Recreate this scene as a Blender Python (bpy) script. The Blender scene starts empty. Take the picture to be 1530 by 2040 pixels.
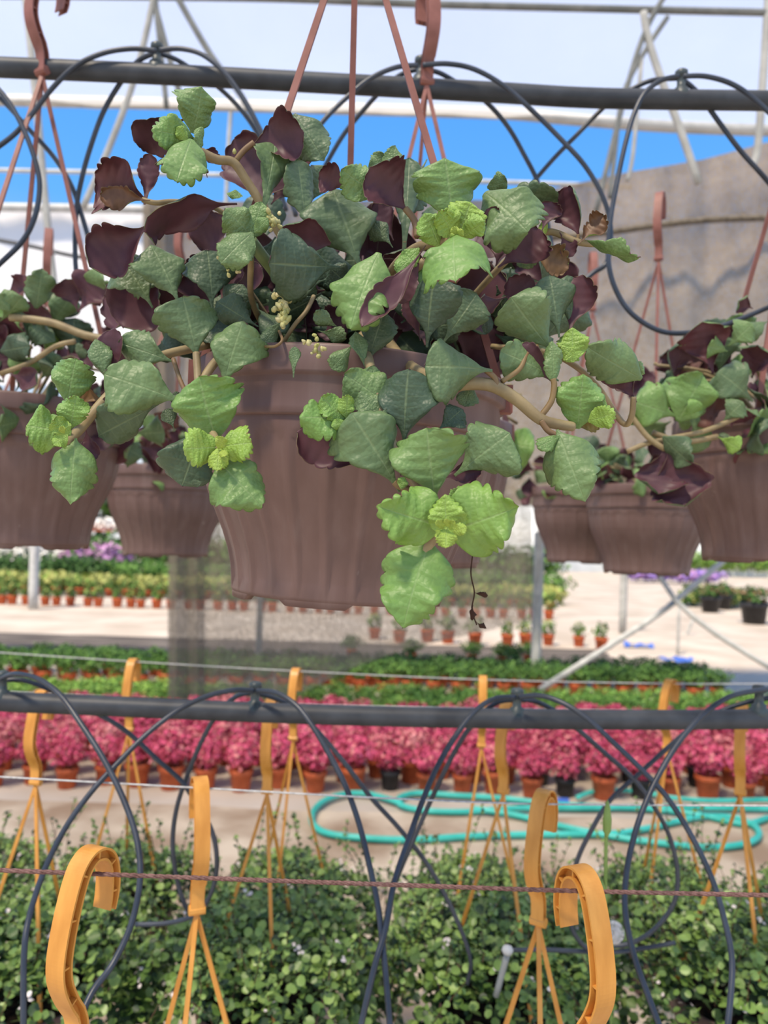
import bpy, math, random
import numpy as np
from mathutils import Vector, Matrix

# ------------------------------------------------------------------ camera, sky, sun, exposure
SC = bpy.context.scene
COL = SC.collection
F = 1550.0                      # focal length in pixels of the 1530 x 2040 frame
EYE = Vector((0.0, 0.0, 1.5))
PITCH, ROLL = math.radians(1.77), math.radians(1.6)
_f = Vector((0, math.cos(PITCH), math.sin(PITCH)))
_r0, _u0 = Vector((1, 0, 0)), Vector((0, -math.sin(PITCH), math.cos(PITCH)))
_r = _r0 * math.cos(ROLL) + _u0 * math.sin(ROLL)
_u = _u0 * math.cos(ROLL) - _r0 * math.sin(ROLL)
cam_data = bpy.data.cameras.new('camera')
cam = bpy.data.objects.new('camera', cam_data)
COL.objects.link(cam)
M = Matrix.Identity(4)
for i in range(3):
    M[i][0], M[i][1], M[i][2], M[i][3] = _r[i], _u[i], -_f[i], EYE[i]
cam.matrix_world = M
cam_data.sensor_fit = 'VERTICAL'
cam_data.sensor_height = 36.0
cam_data.lens = 36.0 * F / 2040.0
cam_data.clip_start, cam_data.clip_end = 0.05, 300
cam_data.dof.use_dof = True
cam_data.dof.focus_distance = 0.50
cam_data.dof.aperture_fstop = 8.0
SC.camera = cam

SC.view_settings.view_transform = 'Standard'
SC.view_settings.look = 'None'
SC.view_settings.gamma = 1.0
SC.view_settings.use_curve_mapping = False
SC.view_settings.exposure = 0.25

world = bpy.data.worlds.new('sky')
SC.world = world
world.use_nodes = True
wn, wl = world.node_tree.nodes, world.node_tree.links
wn.clear()
_out = wn.new('ShaderNodeOutputWorld')
_bg = wn.new('ShaderNodeBackground')
_tc = wn.new('ShaderNodeTexCoord')
_sep = wn.new('ShaderNodeSeparateXYZ')
_rmp = wn.new('ShaderNodeValToRGB')
_e = _rmp.color_ramp.elements
for _k in range(3): _e.new(0.5)
for _k, (_p, _c) in enumerate(((0.0, (0.80, 0.80, 0.80)), (0.22, (0.40, 0.58, 0.80)), (0.37, (0.125, 0.41, 0.93)), (0.52, (0.085, 0.33, 0.84)), (0.9, (0.05, 0.17, 0.46)))):
    _e[_k].position = _p; _e[_k].color = (*_c, 1)
wl.new(_tc.outputs['Generated'], _sep.inputs[0])
wl.new(_sep.outputs['Z'], _rmp.inputs[0])
wl.new(_rmp.outputs[0], _bg.inputs[0])
_bg.inputs[1].default_value = 1.0
wl.new(_bg.outputs[0], _out.inputs[0])

sun_data = bpy.data.lights.new('sun', 'SUN')
sun_data.energy = 6.2
sun_data.angle = math.radians(6)
sun_data.color = (1.0, 0.86, 0.68)
sun = bpy.data.objects.new('sun', sun_data)
COL.objects.link(sun)
SUN_DIR = Vector((-0.30, -0.42, 0.86)).normalized()      # towards the sun
sun.rotation_euler = SUN_DIR.to_track_quat('Z', 'Y').to_euler()

# ------------------------------------------------------------------ helpers
def P(px, py, d):
    """point at world depth y=d seen at pixel (px, py)"""
    v = _f * F + _r * (px - 765.0) + _u * (1020.0 - py)
    return EYE + v * (d / v.y)

def G(px, py):
    """point on the ground seen at pixel"""
    v = _f * F + _r * (px - 765.0) + _u * (1020.0 - py)
    return EYE + v * (-EYE.z / v.z)

def new_mesh(name, verts, faces, mats=(), smooth=True, midx=None, uv=None):
    me = bpy.data.meshes.new(name)
    me.from_pydata([tuple(v) for v in verts], [], faces)
    for m in mats:
        me.materials.append(m)
    if midx is not None:
        me.polygons.foreach_set('material_index', midx)
    if smooth:
        me.polygons.foreach_set('use_smooth', [True] * len(me.polygons))
    if uv is not None:
        lay = me.uv_layers.new(name='UVMap')
        li = np.empty(len(me.loops), dtype=np.int32)
        me.loops.foreach_get('vertex_index', li)
        lay.data.foreach_set('uv', np.asarray(uv, dtype=np.float32)[li].ravel())
    me.update()
    return me

def put(name, me, parent=None, loc=None):
    o = bpy.data.objects.new(name, me)
    COL.objects.link(o)
    if loc is not None:
        o.location = loc
    if parent is not None:
        o.parent = parent
        o.matrix_parent_inverse = Matrix.Translation(-_world_loc(parent))
    return o

def _world_loc(o):
    v = Vector(o.location)
    if o.parent is not None and o.parent.type != 'EMPTY' :
        return Vector((0, 0, 0))
    return v if o.parent is None else Vector((0, 0, 0))

def tag(o, label, cat, group=None, kind=None):
    o['label'] = label
    o['category'] = cat
    if group: o['group'] = group
    if kind: o['kind'] = kind
    return o

def thing(name, label, cat, loc, group=None):
    o = bpy.data.objects.new(name, None)
    COL.objects.link(o)
    o.empty_display_size = 0.05
    o.location = loc
    return tag(o, label, cat, group)

def copy_tree(src, loc, rz=0.0, label=None, scale=1.0):
    r = src.copy(); COL.objects.link(r)
    r.location = loc; r.rotation_euler = (0, 0, rz); r.scale = (scale,) * 3
    if label: r['label'] = label
    for ch in list(src.children):
        c = ch.copy(); COL.objects.link(c); c.parent = r
        for g in list(ch.children):
            d = g.copy(); COL.objects.link(d); d.parent = c
    return r

class MB:
    """collects geometry for one mesh"""
    def __init__(s): s.v, s.f, s.m = [], [], []
    def add(s, verts, faces, mi=0):
        o = len(s.v); s.v.extend([tuple(v) for v in verts])
        s.f.extend([tuple(i + o for i in f) for f in faces]); s.m.extend([mi] * len(faces))
    def mesh(s, name, mats, smooth=True):
        return new_mesh(name, s.v, s.f, mats, smooth, s.m)

def smooth_path(pts, n=6):
    pts = [Vector(p) for p in pts]
    if len(pts) < 3: return pts
    out = []
    for i in range(len(pts) - 1):
        p0 = pts[max(i - 1, 0)]; p1 = pts[i]; p2 = pts[i + 1]; p3 = pts[min(i + 2, len(pts) - 1)]
        for k in range(n):
            t = k / n
            out.append(0.5 * ((2 * p1) + (p2 - p0) * t + (2 * p0 - 5 * p1 + 4 * p2 - p3) * t * t + (3 * p1 - p0 - 3 * p2 + p3) * t ** 3))
    out.append(pts[-1])
    return out

def frames(path):
    n = len(path)
    T = []
    for i in range(n):
        a = path[max(i - 1, 0)]; b = path[min(i + 1, n - 1)]
        t = (b - a)
        T.append(t.normalized() if t.length > 1e-9 else Vector((0, 0, 1)))
    ref = Vector((0, 0, 1)) if abs(T[0].z) < 0.9 else Vector((0, 1, 0))
    N = [(ref - T[0] * ref.dot(T[0])).normalized()]
    for i in range(1, n):
        v = N[-1] - T[i] * N[-1].dot(T[i])
        N.append(v.normalized() if v.length > 1e-6 else N[-1])
    return T, N

def tube_geo(path, rad, seg=8, cap=True):
    path = [Vector(p) for p in path]
    T, N = frames(path)
    V, Fc = [], []
    n = len(path)
    for i, p in enumerate(path):
        r = rad[i] if hasattr(rad, '__len__') else rad
        B = T[i].cross(N[i])
        for k in range(seg):
            a = 2 * math.pi * k / seg
            V.append(p + (N[i] * math.cos(a) + B * math.sin(a)) * r)
    for i in range(n - 1):
        for k in range(seg):
            k2 = (k + 1) % seg
            Fc.append((i * seg + k, i * seg + k2, (i + 1) * seg + k2, (i + 1) * seg + k))
    if cap:
        Fc.append(tuple(range(seg))[::-1]); Fc.append(tuple((n - 1) * seg + k for k in range(seg)))
    return V, Fc

def tube_mesh(name, pts, rad, mat, seg=8, sm=6):
    path = smooth_path(pts, sm) if sm > 1 else [Vector(p) for p in pts]
    if hasattr(rad, '__len__'):
        q = np.linspace(0, len(rad) - 1, len(path)); rad = list(np.interp(q, range(len(rad)), rad))
    V, Fc = tube_geo(path, rad, seg)
    return new_mesh(name, V, Fc, [mat])

def box_geo(c, sx, sy, sz):
    x, y, z = c
    V = [(x + a * sx / 2, y + b * sy / 2, z + g * sz / 2) for a in (-1, 1) for b in (-1, 1) for g in (-1, 1)]
    return V, [(0, 1, 3, 2), (4, 6, 7, 5), (0, 4, 5, 1), (2, 3, 7, 6), (0, 2, 6, 4), (1, 5, 7, 3)]

def lathe_geo(prof, seg, mod=None):
    V, Fc = [], []
    for (r, h) in prof:
        for k in range(seg):
            a = 2 * math.pi * k / seg
            rr = r + (mod(a, r, h) if mod else 0.0)
            V.append((rr * math.cos(a), rr * math.sin(a), h))
    for i in range(len(prof) - 1):
        for k in range(seg):
            k2 = (k + 1) % seg
            Fc.append((i * seg + k, i * seg + k2, (i + 1) * seg + k2, (i + 1) * seg + k))
    return V, Fc

# ------------------------------------------------------------------ materials
def mat(name, rough=0.6, spec=0.4):
    m = bpy.data.materials.new(name); m.use_nodes = True
    nt = m.node_tree; b = nt.nodes['Principled BSDF']
    b.inputs['Roughness'].default_value = rough
    b.inputs['Specular IOR Level'].default_value = spec
    return m, nt, b

def noisy(name, c1, c2, scale=20, rough=0.6, spec=0.4, stretch=(1, 1, 1), bump=0.0, detail=4, lo=0.35, hi=0.65, coord='Object'):
    m, nt, b = mat(name, rough, spec)
    N, L = nt.nodes, nt.links
    tc = N.new('ShaderNodeTexCoord'); mp = N.new('ShaderNodeMapping'); mp.inputs['Scale'].default_value = stretch
    nz = N.new('ShaderNodeTexNoise'); nz.inputs['Scale'].default_value = scale; nz.inputs['Detail'].default_value = detail
    rp = N.new('ShaderNodeValToRGB')
    rp.color_ramp.elements[0].position = lo; rp.color_ramp.elements[0].color = (*c1, 1)
    rp.color_ramp.elements[1].position = hi; rp.color_ramp.elements[1].color = (*c2, 1)
    L.new(tc.outputs[coord], mp.inputs[0]); L.new(mp.outputs[0], nz.inputs[0]); L.new(nz.outputs[0], rp.inputs[0])
    L.new(rp.outputs[0], b.inputs['Base Color'])
    if bump:
        bp = N.new('ShaderNodeBump'); bp.inputs['Strength'].default_value = bump; bp.inputs['Distance'].default_value = 0.01
        L.new(nz.outputs[0], bp.inputs['Height']); L.new(bp.outputs[0], b.inputs['Normal'])
    return m

def ramp_node(N, stops):
    r = N.new('ShaderNodeValToRGB')
    e = r.color_ramp.elements
    while len(e) < len(stops): e.new(0.5)
    for i, (p, c) in enumerate(stops):
        e[i].position = p; e[i].color = (*c, 1)
    return r

def leaf_top_material():
    m, nt, b = mat('leaf_upper', 0.48, 0.45)
    N, L = nt.nodes, nt.links
    oi = N.new('ShaderNodeObjectInfo'); sc = N.new('ShaderNodeSeparateColor'); L.new(oi.outputs['Color'], sc.inputs[0])
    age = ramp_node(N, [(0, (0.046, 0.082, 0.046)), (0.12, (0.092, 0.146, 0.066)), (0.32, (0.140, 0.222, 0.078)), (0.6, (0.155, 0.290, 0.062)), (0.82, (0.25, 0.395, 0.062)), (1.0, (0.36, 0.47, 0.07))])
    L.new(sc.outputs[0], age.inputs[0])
    uv = N.new('ShaderNodeUVMap'); uv.uv_map = 'UVMap'; sx = N.new('ShaderNodeSeparateXYZ'); L.new(uv.outputs[0], sx.inputs[0])
    def mth(op, a, bb=None, cl=False):
        n = N.new('ShaderNodeMath'); n.operation = op; n.use_clamp = cl
        for i, q in enumerate((a, bb)):
            if q is None: continue
            if isinstance(q, (int, float)): n.inputs[i].default_value = q
            else: L.new(q, n.inputs[i])
        return n.outputs[0]
    au = mth('ABSOLUTE', sx.outputs['X'])
    mid = mth('SUBTRACT', 1.0, mth('MULTIPLY', au, 18.0), True)
    fr = mth('FRACT', mth('MULTIPLY', sx.outputs['Y'], 7.0))
    lat = mth('SUBTRACT', 1.0, mth('MULTIPLY', mth('ABSOLUTE', mth('SUBTRACT', fr, 0.5)), 9.0), True)
    lat = mth('MULTIPLY', lat, mth('SUBTRACT', 1.0, mth('MULTIPLY', au, 1.05), True))
    vein = mth('MAXIMUM', mid, mth('MULTIPLY', lat, 0.35))
    tc = N.new('ShaderNodeTexCoord'); nz = N.new('ShaderNodeTexNoise'); nz.inputs['Scale'].default_value = 3.5; nz.inputs['Detail'].default_value = 6
    L.new(tc.outputs['Object'], nz.inputs[0])
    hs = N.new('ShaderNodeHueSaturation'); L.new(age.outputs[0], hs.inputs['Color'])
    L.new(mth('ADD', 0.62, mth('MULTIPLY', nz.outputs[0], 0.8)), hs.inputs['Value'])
    mx = N.new('ShaderNodeMix'); mx.data_type = 'RGBA'
    L.new(mth('MULTIPLY', vein, 0.30), mx.inputs[0]); L.new(hs.outputs[0], mx.inputs[6]); mx.inputs[7].default_value = (0.33, 0.42, 0.20, 1)
    L.new(mx.outputs[2], b.inputs['Base Color'])
    vo = N.new('ShaderNodeTexVoronoi'); vo.inputs['Scale'].default_value = 17.0; L.new(tc.outputs['Object'], vo.inputs[0])
    h = mth('SUBTRACT', mth('MULTIPLY', vo.outputs['Distance'], -0.35), mth('MULTIPLY', vein, 0.2))
    bp = N.new('ShaderNodeBump'); bp.inputs['Strength'].default_value = 0.55; bp.inputs['Distance'].default_value = 0.0024
    L.new(h, bp.inputs['Height']); L.new(bp.outputs[0], b.inputs['Normal'])
    b.inputs['Subsurface Weight'].default_value = 0.0
    return m

def leaf_under_material():
    m, nt, b = mat('leaf_underside', 0.5, 0.35)
    N, L = nt.nodes, nt.links
    oi = N.new('ShaderNodeObjectInfo'); sc = N.new('ShaderNodeSeparateColor'); L.new(oi.outputs['Color'], sc.inputs[0])
    rp = ramp_node(N, [(0.0, (0.070, 0.028, 0.036)), (0.5, (0.105, 0.034, 0.040)), (0.75, (0.14, 0.075, 0.034)), (1.0, (0.34, 0.28, 0.05))])
    L.new(sc.outputs[0], rp.inputs[0])
    tc = N.new('ShaderNodeTexCoord'); nz = N.new('ShaderNodeTexNoise'); nz.inputs['Scale'].default_value = 4.0; nz.inputs['Detail'].default_value = 5
    L.new(tc.outputs['Object'], nz.inputs[0])
    hs = N.new('ShaderNodeHueSaturation'); L.new(rp.outputs[0], hs.inputs['Color'])
    ml = N.new('ShaderNodeMath'); ml.operation = 'MULTIPLY_ADD'; L.new(nz.outputs[0], ml.inputs[0]); ml.inputs[1].default_value = 1.2; ml.inputs[2].default_value = 0.55
    L.new(ml.outputs[0], hs.inputs['Value']); L.new(hs.outputs[0], b.inputs['Base Color'])
    return m

def pot_material():
    m, nt, b = mat('brown_plastic', 0.47, 0.4)
    N, L = nt.nodes, nt.links
    tc = N.new('ShaderNodeTexCoord'); mp = N.new('ShaderNodeMapping'); mp.inputs['Scale'].default_value = (1, 1, 0.12)
    nz = N.new('ShaderNodeTexNoise'); nz.inputs['Scale'].default_value = 70; nz.inputs['Detail'].default_value = 5
    L.new(tc.outputs['Object'], mp.inputs[0]); L.new(mp.outputs[0], nz.inputs[0])
    rp = ramp_node(N, [(0.3, (0.140, 0.082, 0.070)), (0.55, (0.163, 0.099, 0.086)), (0.78, (0.195, 0.130, 0.115))])
    L.new(nz.outputs[0], rp.inputs[0])
    n2 = N.new('ShaderNodeTexNoise'); n2.inputs['Scale'].default_value = 42; n2.inputs['Detail'].default_value = 2; L.new(tc.outputs['Object'], n2.inputs[0])
    sp = ramp_node(N, [(0.73, (0, 0, 0)), (0.77, (1, 1, 1))]); L.new(n2.outputs[0], sp.inputs[0])
    mx = N.new('ShaderNodeMix'); mx.data_type = 'RGBA'
    ml = N.new('ShaderNodeMath'); ml.operation = 'MULTIPLY'; L.new(sp.outputs[0], ml.inputs[0]); ml.inputs[1].default_value = 0.35
    L.new(ml.outputs[0], mx.inputs[0]); L.new(rp.outputs[0], mx.inputs[6]); mx.inputs[7].default_value = (0.42, 0.36, 0.33, 1)
    L.new(mx.outputs[2], b.inputs['Base Color'])
    return m

def net_material(name, col, col2, cover):
    m, nt, b = mat(name, 0.9, 0.1)
    N, L = nt.nodes, nt.links
    tc = N.new('ShaderNodeTexCoord')
    nz = N.new('ShaderNodeTexNoise'); nz.inputs['Scale'].default_value = 5; nz.inputs['Detail'].default_value = 10; nz.inputs['Roughness'].default_value = 0.85
    L.new(tc.outputs['Object'], nz.inputs[0])
    rp = ramp_node(N, [(0.35, col), (0.65, col2)]); L.new(nz.outputs[0], rp.inputs[0])
    L.new(rp.outputs[0], b.inputs['Base Color'])
    wv = N.new('ShaderNodeTexNoise'); wv.inputs['Scale'].default_value = 260; wv.inputs['Detail'].default_value = 1
    L.new(tc.outputs['Object'], wv.inputs[0])
    cmp_ = N.new('ShaderNodeMath'); cmp_.operation = 'LESS_THAN'; L.new(wv.outputs[0], cmp_.inputs[0]); cmp_.inputs[1].default_value = cover
    tr = N.new('ShaderNodeBsdfTranslucent'); L.new(rp.outputs[0], tr.inputs[0])
    ms = N.new('ShaderNodeMixShader'); ms.inputs[0].default_value = 0.45
    L.new(b.outputs[0], ms.inputs[1]); L.new(tr.outputs[0], ms.inputs[2])
    tp = N.new('ShaderNodeBsdfTransparent'); m2 = N.new('ShaderNodeMixShader')
    L.new(cmp_.outputs[0], m2.inputs[0]); L.new(tp.outputs[0], m2.inputs[1]); L.new(ms.outputs[0], m2.inputs[2])
    L.new(m2.outputs[0], N['Material Output'].inputs[0])
    return m

def film_material(name, trans, col, diff=0.3):
    m, nt, b = mat(name, 0.4, 0.3)
    N, L = nt.nodes, nt.links
    tc = N.new('ShaderNodeTexCoord'); nz = N.new('ShaderNodeTexNoise'); nz.inputs['Scale'].default_value = 1.3; nz.inputs['Detail'].default_value = 6
    L.new(tc.outputs['Object'], nz.inputs[0])
    rp = ramp_node(N, [(0.3, tuple(c * 0.9 for c in col)), (0.7, col)]); L.new(nz.outputs[0], rp.inputs[0])
    tr = N.new('ShaderNodeBsdfTranslucent'); L.new(rp.outputs[0], tr.inputs[0])
    df = N.new('ShaderNodeBsdfDiffuse'); L.new(rp.outputs[0], df.inputs[0])
    a = N.new('ShaderNodeMixShader'); a.inputs[0].default_value = diff; L.new(tr.outputs[0], a.inputs[1]); L.new(df.outputs[0], a.inputs[2])
    tp = N.new('ShaderNodeBsdfTransparent'); c = N.new('ShaderNodeMixShader'); c.inputs[0].default_value = trans
    L.new(a.outputs[0], c.inputs[1]); L.new(tp.outputs[0], c.inputs[2])
    L.new(c.outputs[0], N['Material Output'].inputs[0])
    return m

LEAF_TOP, LEAF_UNDER = leaf_top_material(), leaf_under_material()
LEAF_RIM = noisy('leaf_margin', (0.09, 0.05, 0.03), (0.20, 0.17, 0.06), 8, 0.5)
POT = pot_material()
SOIL = noisy('potting_soil', (0.012, 0.008, 0.006), (0.05, 0.032, 0.02), 60, 0.95, 0.1, bump=0.8)
TERRA = noisy('hanger_brown', (0.22, 0.085, 0.065), (0.30, 0.125, 0.10), 40, 0.5, 0.35)
YEL = noisy('hanger_yellow', (0.60, 0.26, 0.045), (0.76, 0.36, 0.075), 55, 0.38, 0.45, (1, 1, 0.25))
STEM = noisy('plant_stem', (0.23, 0.17, 0.085), (0.35, 0.275, 0.14), 60, 0.5, 0.35)
STEM_P = noisy('petiole', (0.20, 0.12, 0.06), (0.24, 0.17, 0.07), 60, 0.5, 0.35)
BUD = noisy('flower_bud', (0.42, 0.42, 0.14), (0.62, 0.55, 0.30), 90, 0.6, 0.3)
BLACK = noisy('black_polythene', (0.032, 0.037, 0.045), (0.056, 0.064, 0.076), 30, 0.5, 0.4)
TUBE = noisy('tube_polythene', (0.022, 0.030, 0.045), (0.040, 0.052, 0.075), 30, 0.36, 0.5)
RUST = noisy('rusty_wire', (0.12, 0.055, 0.045), (0.24, 0.13, 0.11), 300, 0.7, 0.4)
GALV = noisy('galvanised_wire', (0.42, 0.42, 0.42), (0.62, 0.62, 0.60), 200, 0.45, 0.5)
STEEL = noisy('galvanised_steel', (0.22, 0.235, 0.225), (0.33, 0.345, 0.33), 12, 0.5, 0.5)
TRUSSM = noisy('dull_truss_steel', (0.13, 0.14, 0.135), (0.20, 0.21, 0.20), 12, 0.6, 0.4)
POSTM = noisy('weathered_post_steel', (0.34, 0.345, 0.325), (0.46, 0.465, 0.44), 12, 0.6, 0.4)
WHITEM = noisy('white_painted_tube', (0.44, 0.45, 0.44), (0.56, 0.57, 0.56), 12, 0.5, 0.4)

def putl(name, me, parent=None, loc=(0, 0, 0), rot=None, scale=None):
    """child whose coordinates are local to its parent"""
    o = bpy.data.objects.new(name, me); COL.objects.link(o)
    o.parent = parent; o.location = loc
    if rot is not None: o.rotation_euler = rot
    if scale is not None: o.scale = scale
    return o

def structure(o, label, cat):
    o['label'] = label; o['category'] = cat; o['kind'] = 'structure'
    return o

# ------------------------------------------------------------------ ground
CONC = noisy('pale_concrete', (0.43, 0.36, 0.285), (0.57, 0.495, 0.41), 1.2, 0.9, 0.2, bump=0.1, detail=8)
DIRT = noisy('trodden_soil', (0.30, 0.21, 0.14), (0.58, 0.48, 0.36), 2.2, 0.95, 0.1, bump=0.3, detail=10)
MATG = noisy('weed_mat', (0.075, 0.062, 0.053), (0.17, 0.145, 0.122), 1.6, 0.9, 0.2, (1, 3, 1), detail=8)
me = new_mesh('ground', [(-60, -3, 0), (60, -3, 0), (60, 120, 0), (-60, 120, 0)], [(0, 1, 2, 3)], [CONC], False)
structure(put('floor', me), 'pale cream concrete nursery ground', 'ground')

def slab(name, x0, x1, y0, y1, z, m, skew=0.0):
    V = [(x0, y0, 0), (x1, y0, 0), (x1 + skew, y1, 0), (x0 + skew, y1, 0)]
    n = 24
    top, V2, F2 = [], [], []
    rnd = random.Random(hash(name) % 999 if False else len(name))
    ring = []
    for (a, b) in ((0, 1), (1, 2), (2, 3), (3, 0)):
        for k in range(n):
            t = k / n
            p = Vector(V[a]).lerp(Vector(V[b]), t)
            ring.append((p.x + rnd.uniform(-.05, .05), p.y + rnd.uniform(-.05, .05), 0))
    N_ = len(ring)
    V2 = [(x, y, z) for x, y, _ in ring] + [(x, y, 0.0005) for x, y, _ in ring]
    F2 = [tuple(range(N_))] + [(i, i + N_, (i + 1) % N_ + N_, (i + 1) % N_) for i in range(N_)]
    return put(name, new_mesh(name, V2, F2, [m], False))

structure(slab('soil_strip', -4.5, 6.0, 1.0, 4.25, 0.006, DIRT), 'trodden brown soil strip under the teal hose', 'soil')
structure(slab('weed_mat', -9, 2.9, 8.7, 10.9, 0.006, MATG, 0.2), 'frayed grey weed mat behind the dark green potted rows', 'ground mat')
structure(slab('weed_mat', -14, 3.2, 17.0, 24, 0.006, MATG, 0.2), 'grey weed mat under the far bed of orange pots', 'ground mat')

# ------------------------------------------------------------------ greenhouse film, rails and trusses
FILM = film_material('milky_roof_film', 0.45, (0.93, 0.93, 0.91))
FILM2 = film_material('white_side_film', 0.05, (0.92, 0.92, 0.93), 0.8)
def sheet(name, rows, m, nx=24, wob=0.02, seed=1):
    """rows: list of (left point, right point); wobbly skin through them, with thickness"""
    rnd = random.Random(seed)
    V, Fc = [], []
    for (a, b) in rows:
        a, b = Vector(a), Vector(b)
        for i in range(nx + 1):
            p = a.lerp(b, i / nx)
            V.append((p.x, p.y + rnd.uniform(-wob, wob), p.z + rnd.uniform(-wob, wob)))
    w = nx + 1
    for j in range(len(rows) - 1):
        for i in range(nx):
            Fc.append((j * w + i, j * w + i + 1, (j + 1) * w + i + 1, (j + 1) * w + i))
    return put(name, new_mesh(name, V, Fc, [m]))
g = 4.6
def row_at(y_l, y_r, d, x0=-120, x1=1650):
    return (P(x0, y_l, d), P(x1, y_r, d))
ra = row_at(196, 262, g, -900, 2400)
ra[0].z = ra[1].z = 0.5 * (ra[0].z + ra[1].z)
def up(dz, y): return (Vector((-4.5, y, ra[0].z + dz)), Vector((4.5, y, ra[0].z + dz)))
roof = sheet('roof_film', [up(0, g), up(0.25, 3.7), up(0.45, 2.8), up(0.55, 1.8), up(0.45, 0.8), up(0.25, -0.2), up(0.0, -1.2), up(-.3, -2.0)], FILM, 30, 0.012)
structure(roof, 'milky translucent plastic roof film above the baskets', 'roof film')

def tube_thing(name, pts, r, m, label, cat, seg=10, sm=6, group=None, kind=None):
    o = put(name, tube_mesh(name, pts, r, m, seg, sm))
    return tag(o, label, cat, group, kind)

# folded film edge (light grey roll along the bottom of the roof film)
o = put('trim_1', tube_mesh('trim_1', [P(-60, 198, g), P(300, 206, g), P(700, 217, g), P(1000, 226, g), P(1120, 236, g), P(1330, 252, g), P(1600, 262, g)],
        0.034, WHITEM, 10)); structure(o, 'rolled white lower edge of the roof film', 'film roll')
o = put('trim_2', tube_mesh('trim_2', [P(-60, -10, 3.8), P(500, -4, 3.8), P(900, 10, 3.8), P(1600, 27, 3.8)], 0.017, TRUSSM, 10))
structure(o, 'grey steel purlin across the top under the roof film', 'purlin')
D2 = 7.4
o = put('trim_3', tube_mesh('trim_3', [P(-60, 338, D2), P(500, 350, D2), P(1000, 363, D2), P(1260, 372, D2)], 0.022, WHITEM, 8))
structure(o, 'thin white rail across the blue sky', 'rail')
o = put('trim_4', tube_mesh('trim_4', [P(-60, 412, D2 + .1), P(150, 415, D2 + .1), P(330, 418, D2 + .1)], 0.042, WHITEM, 10))
structure(o, 'cream top rail of the white side film', 'rail')

# white side film on the far left
sf = sheet('side_film', [(P(-500, 405, 7.6), P(320, 418, 7.6)), (P(-500, 500, 7.62), P(320, 520, 7.62)), (P(-500, 600, 7.55), P(325, 610, 7.55)),
                         (P(-500, 700, 7.6), P(330, 705, 7.6)), (P(-500, 760, 7.6), P(332, 770, 7.6))], FILM2, 20, 0.03, 4)
structure(sf, 'bright white plastic side film below the blue sky', 'side film')
tube_thing('sagging_cable', [P(-40, 472, 6.2), P(60, 490, 6.2), P(160, 512, 6.2), P(300, 526, 6.2)], 0.018, BLACK, 'dark sagging cable crossing the white side film', 'cable')

# ------------------------------------------------------------------ roof trusses (pale steel lines against the sky)
def truss(label, lines, node):
    t = thing('roof_truss', label, 'truss', node)
    for (pts, r, m) in lines:
        put('brace', tube_mesh('brace', pts, r, m, 8, 4), t)
    return t
dT = 3.7
truss('pale steel roof truss bars fanning down behind the top leaf cluster', [
    ([P(312, -30, dT), P(270, 150, dT), P(215, 300, dT), P(165, 415, dT)], 0.016, POSTM),
    ([P(306, -30, dT), P(318, 80, dT), P(332, 215, dT)], 0.013, TRUSSM),
    ([P(298, -30, dT), P(330, 90, dT), P(362, 200, dT)], 0.014, TRUSSM),
    ([P(345, -20, dT), P(420, 110, dT), P(480, 190, dT), P(520, 270, dT)], 0.015, TRUSSM),
], P(312, 0, dT))
truss('pale steel roof truss bars fanning down on the right of the basket', [
    ([P(1345, -40, dT), P(1296, 40, dT), P(1262, 130, dT), P(1225, 270, dT), P(1188, 420, dT)], 0.013, TRUSSM),
    ([P(1330, 34, dT), P(1280, 110, dT), P(1240, 195, dT), P(1222, 330, dT), P(1215, 395, dT)], 0.012, TRUSSM),
    ([P(1282, 24, dT), P(1292, 80, dT), P(1318, 160, dT), P(1352, 250, dT), P(1392, 365, dT)], 0.019, POSTM),
    ([P(1279, 110, dT), P(1262, 300, dT), P(1250, 360, dT)], 0.010, POSTM),
], P(1290, 40, dT))
tube_thing('steel_post', [P(48, -30, dT + .1), P(70, 180, dT + .1), P(92, 420, dT + .1), P(118, 660, dT + .1)], 0.018, POSTM, 'slanting pale post behind the hanger at the left edge', 'post')
tube_thing('steel_post', [P(1532, -30, dT + .1), P(1522, 130, dT + .1), P(1510, 290, dT + .1), P(1500, 330, dT + .1)], 0.019, POSTM, 'pale upright post in the upper right corner', 'post')
tube_thing('steel_post', [P(462, 190, D2 - .2), P(455, 300, D2 - .2), P(450, 420, D2 - .2)], 0.020, POSTM, 'thin pale post against the sky between truss and dark leaf', 'post')

# ------------------------------------------------------------------ shade net
NET = net_material('tan_shade_net', (0.25, 0.195, 0.14), (0.42, 0.345, 0.26), 0.64)
NETL = net_material('grey_shade_net', (0.17, 0.15, 0.12), (0.30, 0.265, 0.215), 0.53)
def net_sheet(name, cols, m, seed, nx=80, ny=40, fold=0.05):
    """cols: (px, y_top, y_bot, depth) control columns"""
    rnd = random.Random(seed)
    xs = [c[0] for c in cols]
    V, Fc = [], []
    ph = [rnd.uniform(0, 6.28) for _ in range(6)]
    for j in range(ny + 1):
        v = j / ny
        for i in range(nx + 1):
            px = xs[0] + (xs[-1] - xs[0]) * i / nx
            yt = np.interp(px, xs, [c[1] for c in cols]); yb = np.interp(px, xs, [c[2] for c in cols]); d = np.interp(px, xs, [c[3] for c in cols])
            dd = d + fold * (math.sin(px * .031 + ph[0]) + .6 * math.sin(px * .083 + ph[1] + v * 2) + .5 * math.sin(v * 23 + px * .004 + ph[2]) * (1 - v))
            V.append(P(px, yt + (yb - yt) * v, dd))
    w = nx + 1
    for j in range(ny):
        for i in range(nx):
            Fc.append((j * w + i, j * w + i + 1, (j + 1) * w + i + 1, (j + 1) * w + i))
    return put(name, new_mesh(name, V, Fc, [m]))
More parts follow.
